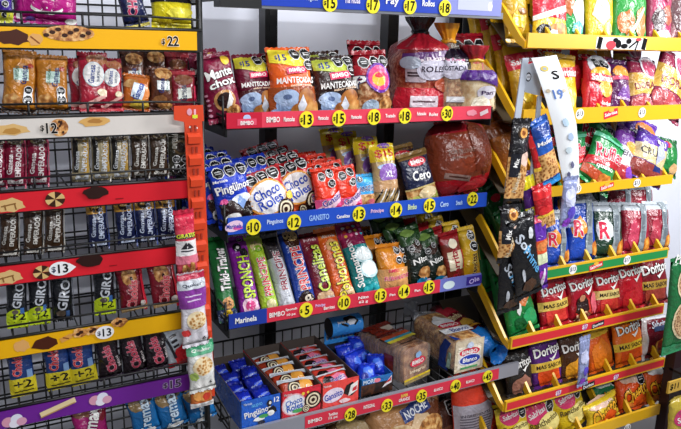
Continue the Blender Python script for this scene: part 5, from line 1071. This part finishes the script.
T(7, 'sabritas_pink', 'yellow crisp bag with pink emblem tipped against the cheese puffs', (572, 452), (562, 382), 28, back=1)
T(7, 'cheetos_yellow', 'yellow cheese puff bag in front of the green one', (601, 444), (598, 398), 30, dy=-.008, back=0)
T(7, 'cheetos_green', 'green cheese puff bag under the lower red front', (606, 438), (603, 376), 28, dy=.05, back=0)
T(7, 'cheetos_orange', 'orange cheese puff bag between the green bag and a divider', (630, 432), (629, 372), 28, back=1)
T(7, 'cheetos_white', 'orange cheese puff bag with white top at the far end', (655, 424), (655, 364), 26, back=1)

# ------------------------------------------------------------------ display strips hanging in front of the crisp rack
WP = plain('e9ecef', .45); GP = plain('aab2bf', .4)
r = empty('strip_frame', tuple(at(525, 60, 1.575)), 'grey plastic hanger frame slanting in front of the crisp bins', 'hanging strip')
for pts in ([(523, 58), (529, 58), (511, 190), (505, 190)], [(538, 96), (542, 96), (534, 190), (529, 190)]):
    s = MB(); slab(s, pts, 1.575, GP, .004); child(s, 'rail', r)
s = MB(); slab(s, [(524, 66), (541, 60), (543, 66), (540, 96), (525, 92)], 1.578, GP, .003)
pq = px(528.5, 77, 1.577); draw(s, [('e', pq[0], pq[1], .011, .013, K), ('e', pq[0], pq[1], .008, .0095, 'c8ccd4'), ('r', pq[0], pq[1], .012, .002, K)], flat_pos(1.578), 1, 1, off=.0006, step=.05, matfn=printm)
child(s, 'header_plate', r, fix=False)
pb = empty('paper_banner', tuple(at(548, 60, 1.56)), 'long white paper banner with handwriting curling down over the crisp bins', 'banner')
ctr = [(544, 56, 25), (551, 75, 25), (558, 98, 24), (565, 125, 23), (568, 148, 21), (570, 168, 18), (572, 186, 15)]
rows = []
for i, (x, y, w_) in enumerate(ctr):
    Y = 1.56 - .012 * math.sin(i * .9)
    a, c = at(x - w_ / 2, y + 2, Y), at(x + w_ / 2, y - 1, Y - .006)
    rows.append([a.lerp(c, k / 4) + V((0, -.006 * math.sin(PI * k / 4), 0)) for k in range(5)])
s = MB(); s.grid(rows, lambda i, j: s.slot(WP)); s.grid([[p + V((0, .0012, 0)) for p in q] for q in rows], lambda i, j: s.slot(WP))
def bpos(x, y):
    a = min(max(x + .5, 0), 1) * 4; b2 = min(max(1 - y, 0), 1) * (len(rows) - 1); i = min(int(a), 3); j = min(int(b2), len(rows) - 2); a -= i; b2 -= j
    return (rows[j][i] * (1 - a) + rows[j][i + 1] * a) * (1 - b2) + (rows[j + 1][i] * (1 - a) + rows[j + 1][i + 1] * a) * b2, V((0, -1, 0))
draw(s, [('e', -.2, .9, .14, .025, 'd8c060'), ('e', -.2, .9, .07, .012, 'a8b0b8'), ('t', 'S', .12, .84, .3, .07, K), ('t', '19', .0, .7, .4, .07, '5a78b8'), ('e', -.34, .73, .08, .014, 'c8b8a0'), ('e', .3, .72, .08, .014, 'c8b8a0'), ('b', .0, .52, .14, .03, 'bcd4e8', 3), ('b', .12, .42, .16, .03, 'b0c4e0', 4), ('b', -.05, .32, .16, .03, 'c8d8e0', 5), ('b', .05, .2, .1, .03, '6a6a8a', 6), ('b', -.2, .12, .1, .03, '5a5a7a', 7)], bpos, 1, 1, off=.001, step=.06, layer=.0002, matfn=printm)
child(s, 'paper', pb, fix=False)
HY = 1.565
hang('nut_packet', 'packet', 'black nut mix packet hanging below the grey frame', 'nut_black', (512, 208), (522, 118), 19, HY, th=.03)
hang('nut_packet', 'packet', 'slim red packet hanging beside the white banner', 'nut_red', (543, 186), (532, 128), 11, HY + .005, th=.02)
hang('nut_packet', 'packet', 'blue nut packet hanging next to the white banner', 'nut_blue', (552, 184), (538, 118), 17, HY - .002, th=.024)
hang('peanut_packet', 'packet', 'short red peanut packet hanging under the blue nut packet', 'nut_red', (546, 228), (541, 183), 18, HY - .004, th=.028)
hang('candy_strip', 'packet', 'long purple wrapper with yellow bands hanging behind the peanuts', 'purple_yellow', (541, 268), (526, 172), 12, HY + .012, th=.02)
hang('nut_packet', 'packet', 'dark nut packet hanging under the first nut mix', 'nut_black', (507, 262), (511, 205), 20, HY, th=.03)
hang('seed_packet', 'packet', 'shiny black packet with slanting blue lettering hanging in front of the bins', 'black_shiny', (529, 296), (520, 214), 26, HY - .012, th=.03)
hang('seed_packet', 'packet', 'shiny black packet hanging behind the one with blue lettering', 'black_shiny', (508, 312), (511, 250), 22, HY + .01, th=.03)
hang('candy_wrapper', 'packet', 'purple and orange candy wrapper hanging beside the green fronted bin', 'colour_wrap', (540, 290), (538, 214), 15, HY - .006, th=.026)
hang('hanging_packet', 'packet', 'silvery violet foil packet hanging from the end of the paper banner', 'foil_tail', (566, 228), (571, 176), 14, HY - .01, th=.024)
hang('receipt_strip', 'packet', 'narrow blue and white wrapper dangling in the lower red bin', 'foil_tail', (582, 386), (585, 336), 10, 1.572, th=.012)

# ------------------------------------------------------------------ neighbouring stand at the edge
ns = empty('snack_stand', (2.36, 1.45, 0), 'dark snack stand with yellow shelf edge beyond the crisp rack', 'shelf rack')
x0 = at(660, 350, 1.5).x + .15
s = MB(); s.box(x0 + .03, 1.56, 0, x0 + .5, 1.60, .60, plain('2a1418', .5)); child(s, 'back_panel', ns)
for zl in (.40, .12):
    s = MB(); s.box(x0 + .03, 1.46, zl, x0 + .5, 1.58, zl + .008, plain('1c1214', .5)); child(s, 'ledge', ns)
p = at(668, 388, 1.455); s = MB(); s.box(p.x, 1.452, p.z - .022, p.x + .4, 1.46, p.z + .022, plain('c8a03c', .4))
draw(s, [('t', '$11', p.x + .03, p.z, .045, .026, K)], flat_pos(1.452), 1, 1, off=.0006, step=.05, matfn=printm); child(s, 'shelf_edge', ns, fix=False)
hang('seed_packet', 'packet', 'green seed packet with two round windows hanging at the edge', 'seed_green', (679, 350), (690, 254), 34, 1.50, th=.03)
hang('crisp_bag', 'crisp bag', 'yellowish bag with pink emblem on the dark stand at the edge', 'corner_bag', (680, 446), (684, 392), 26, 1.47, th=.04)

# ------------------------------------------------------------------ light
def area(name, loc, target, sx, sy, power, c=(1, 1, 1)):
    l = bpy.data.lights.new(name, 'AREA'); l.shape = 'RECTANGLE'; l.size = sx; l.size_y = sy; l.energy = power; l.color = c
    o = link(bpy.data.objects.new(name, l)); o.location = loc
    o.rotation_euler = (V(target) - V(loc)).to_track_quat('-Z', 'Y').to_euler(); return o
area('ceiling_tube', (1.0, .95, 2.8), (1.0, 1.5, 0), 1.3, .08, 16, (.97, .98, 1))
area('ceiling_tube', (.5, -.95, 2.55), (.8, 1.8, .9), 1.4, .1, 46, (.97, .98, 1))
area('doorway_daylight', (3.0, .55, 2.2), (1.95, 1.8, 1.5), .6, .9, 62, (.97, .98, 1))
wd_ = bpy.data.worlds.new('world'); sc.world = wd_; wd_.use_nodes = True
bgn = wd_.node_tree.nodes['Background']; bgn.inputs[0].default_value = (.8, .88, 1, 1); bgn.inputs[1].default_value = .24
sc.view_settings.view_transform = 'Standard'; sc.view_settings.look = 'None'; sc.view_settings.gamma = 1; sc.view_settings.use_curve_mapping = False
sc.view_settings.exposure = -0.12
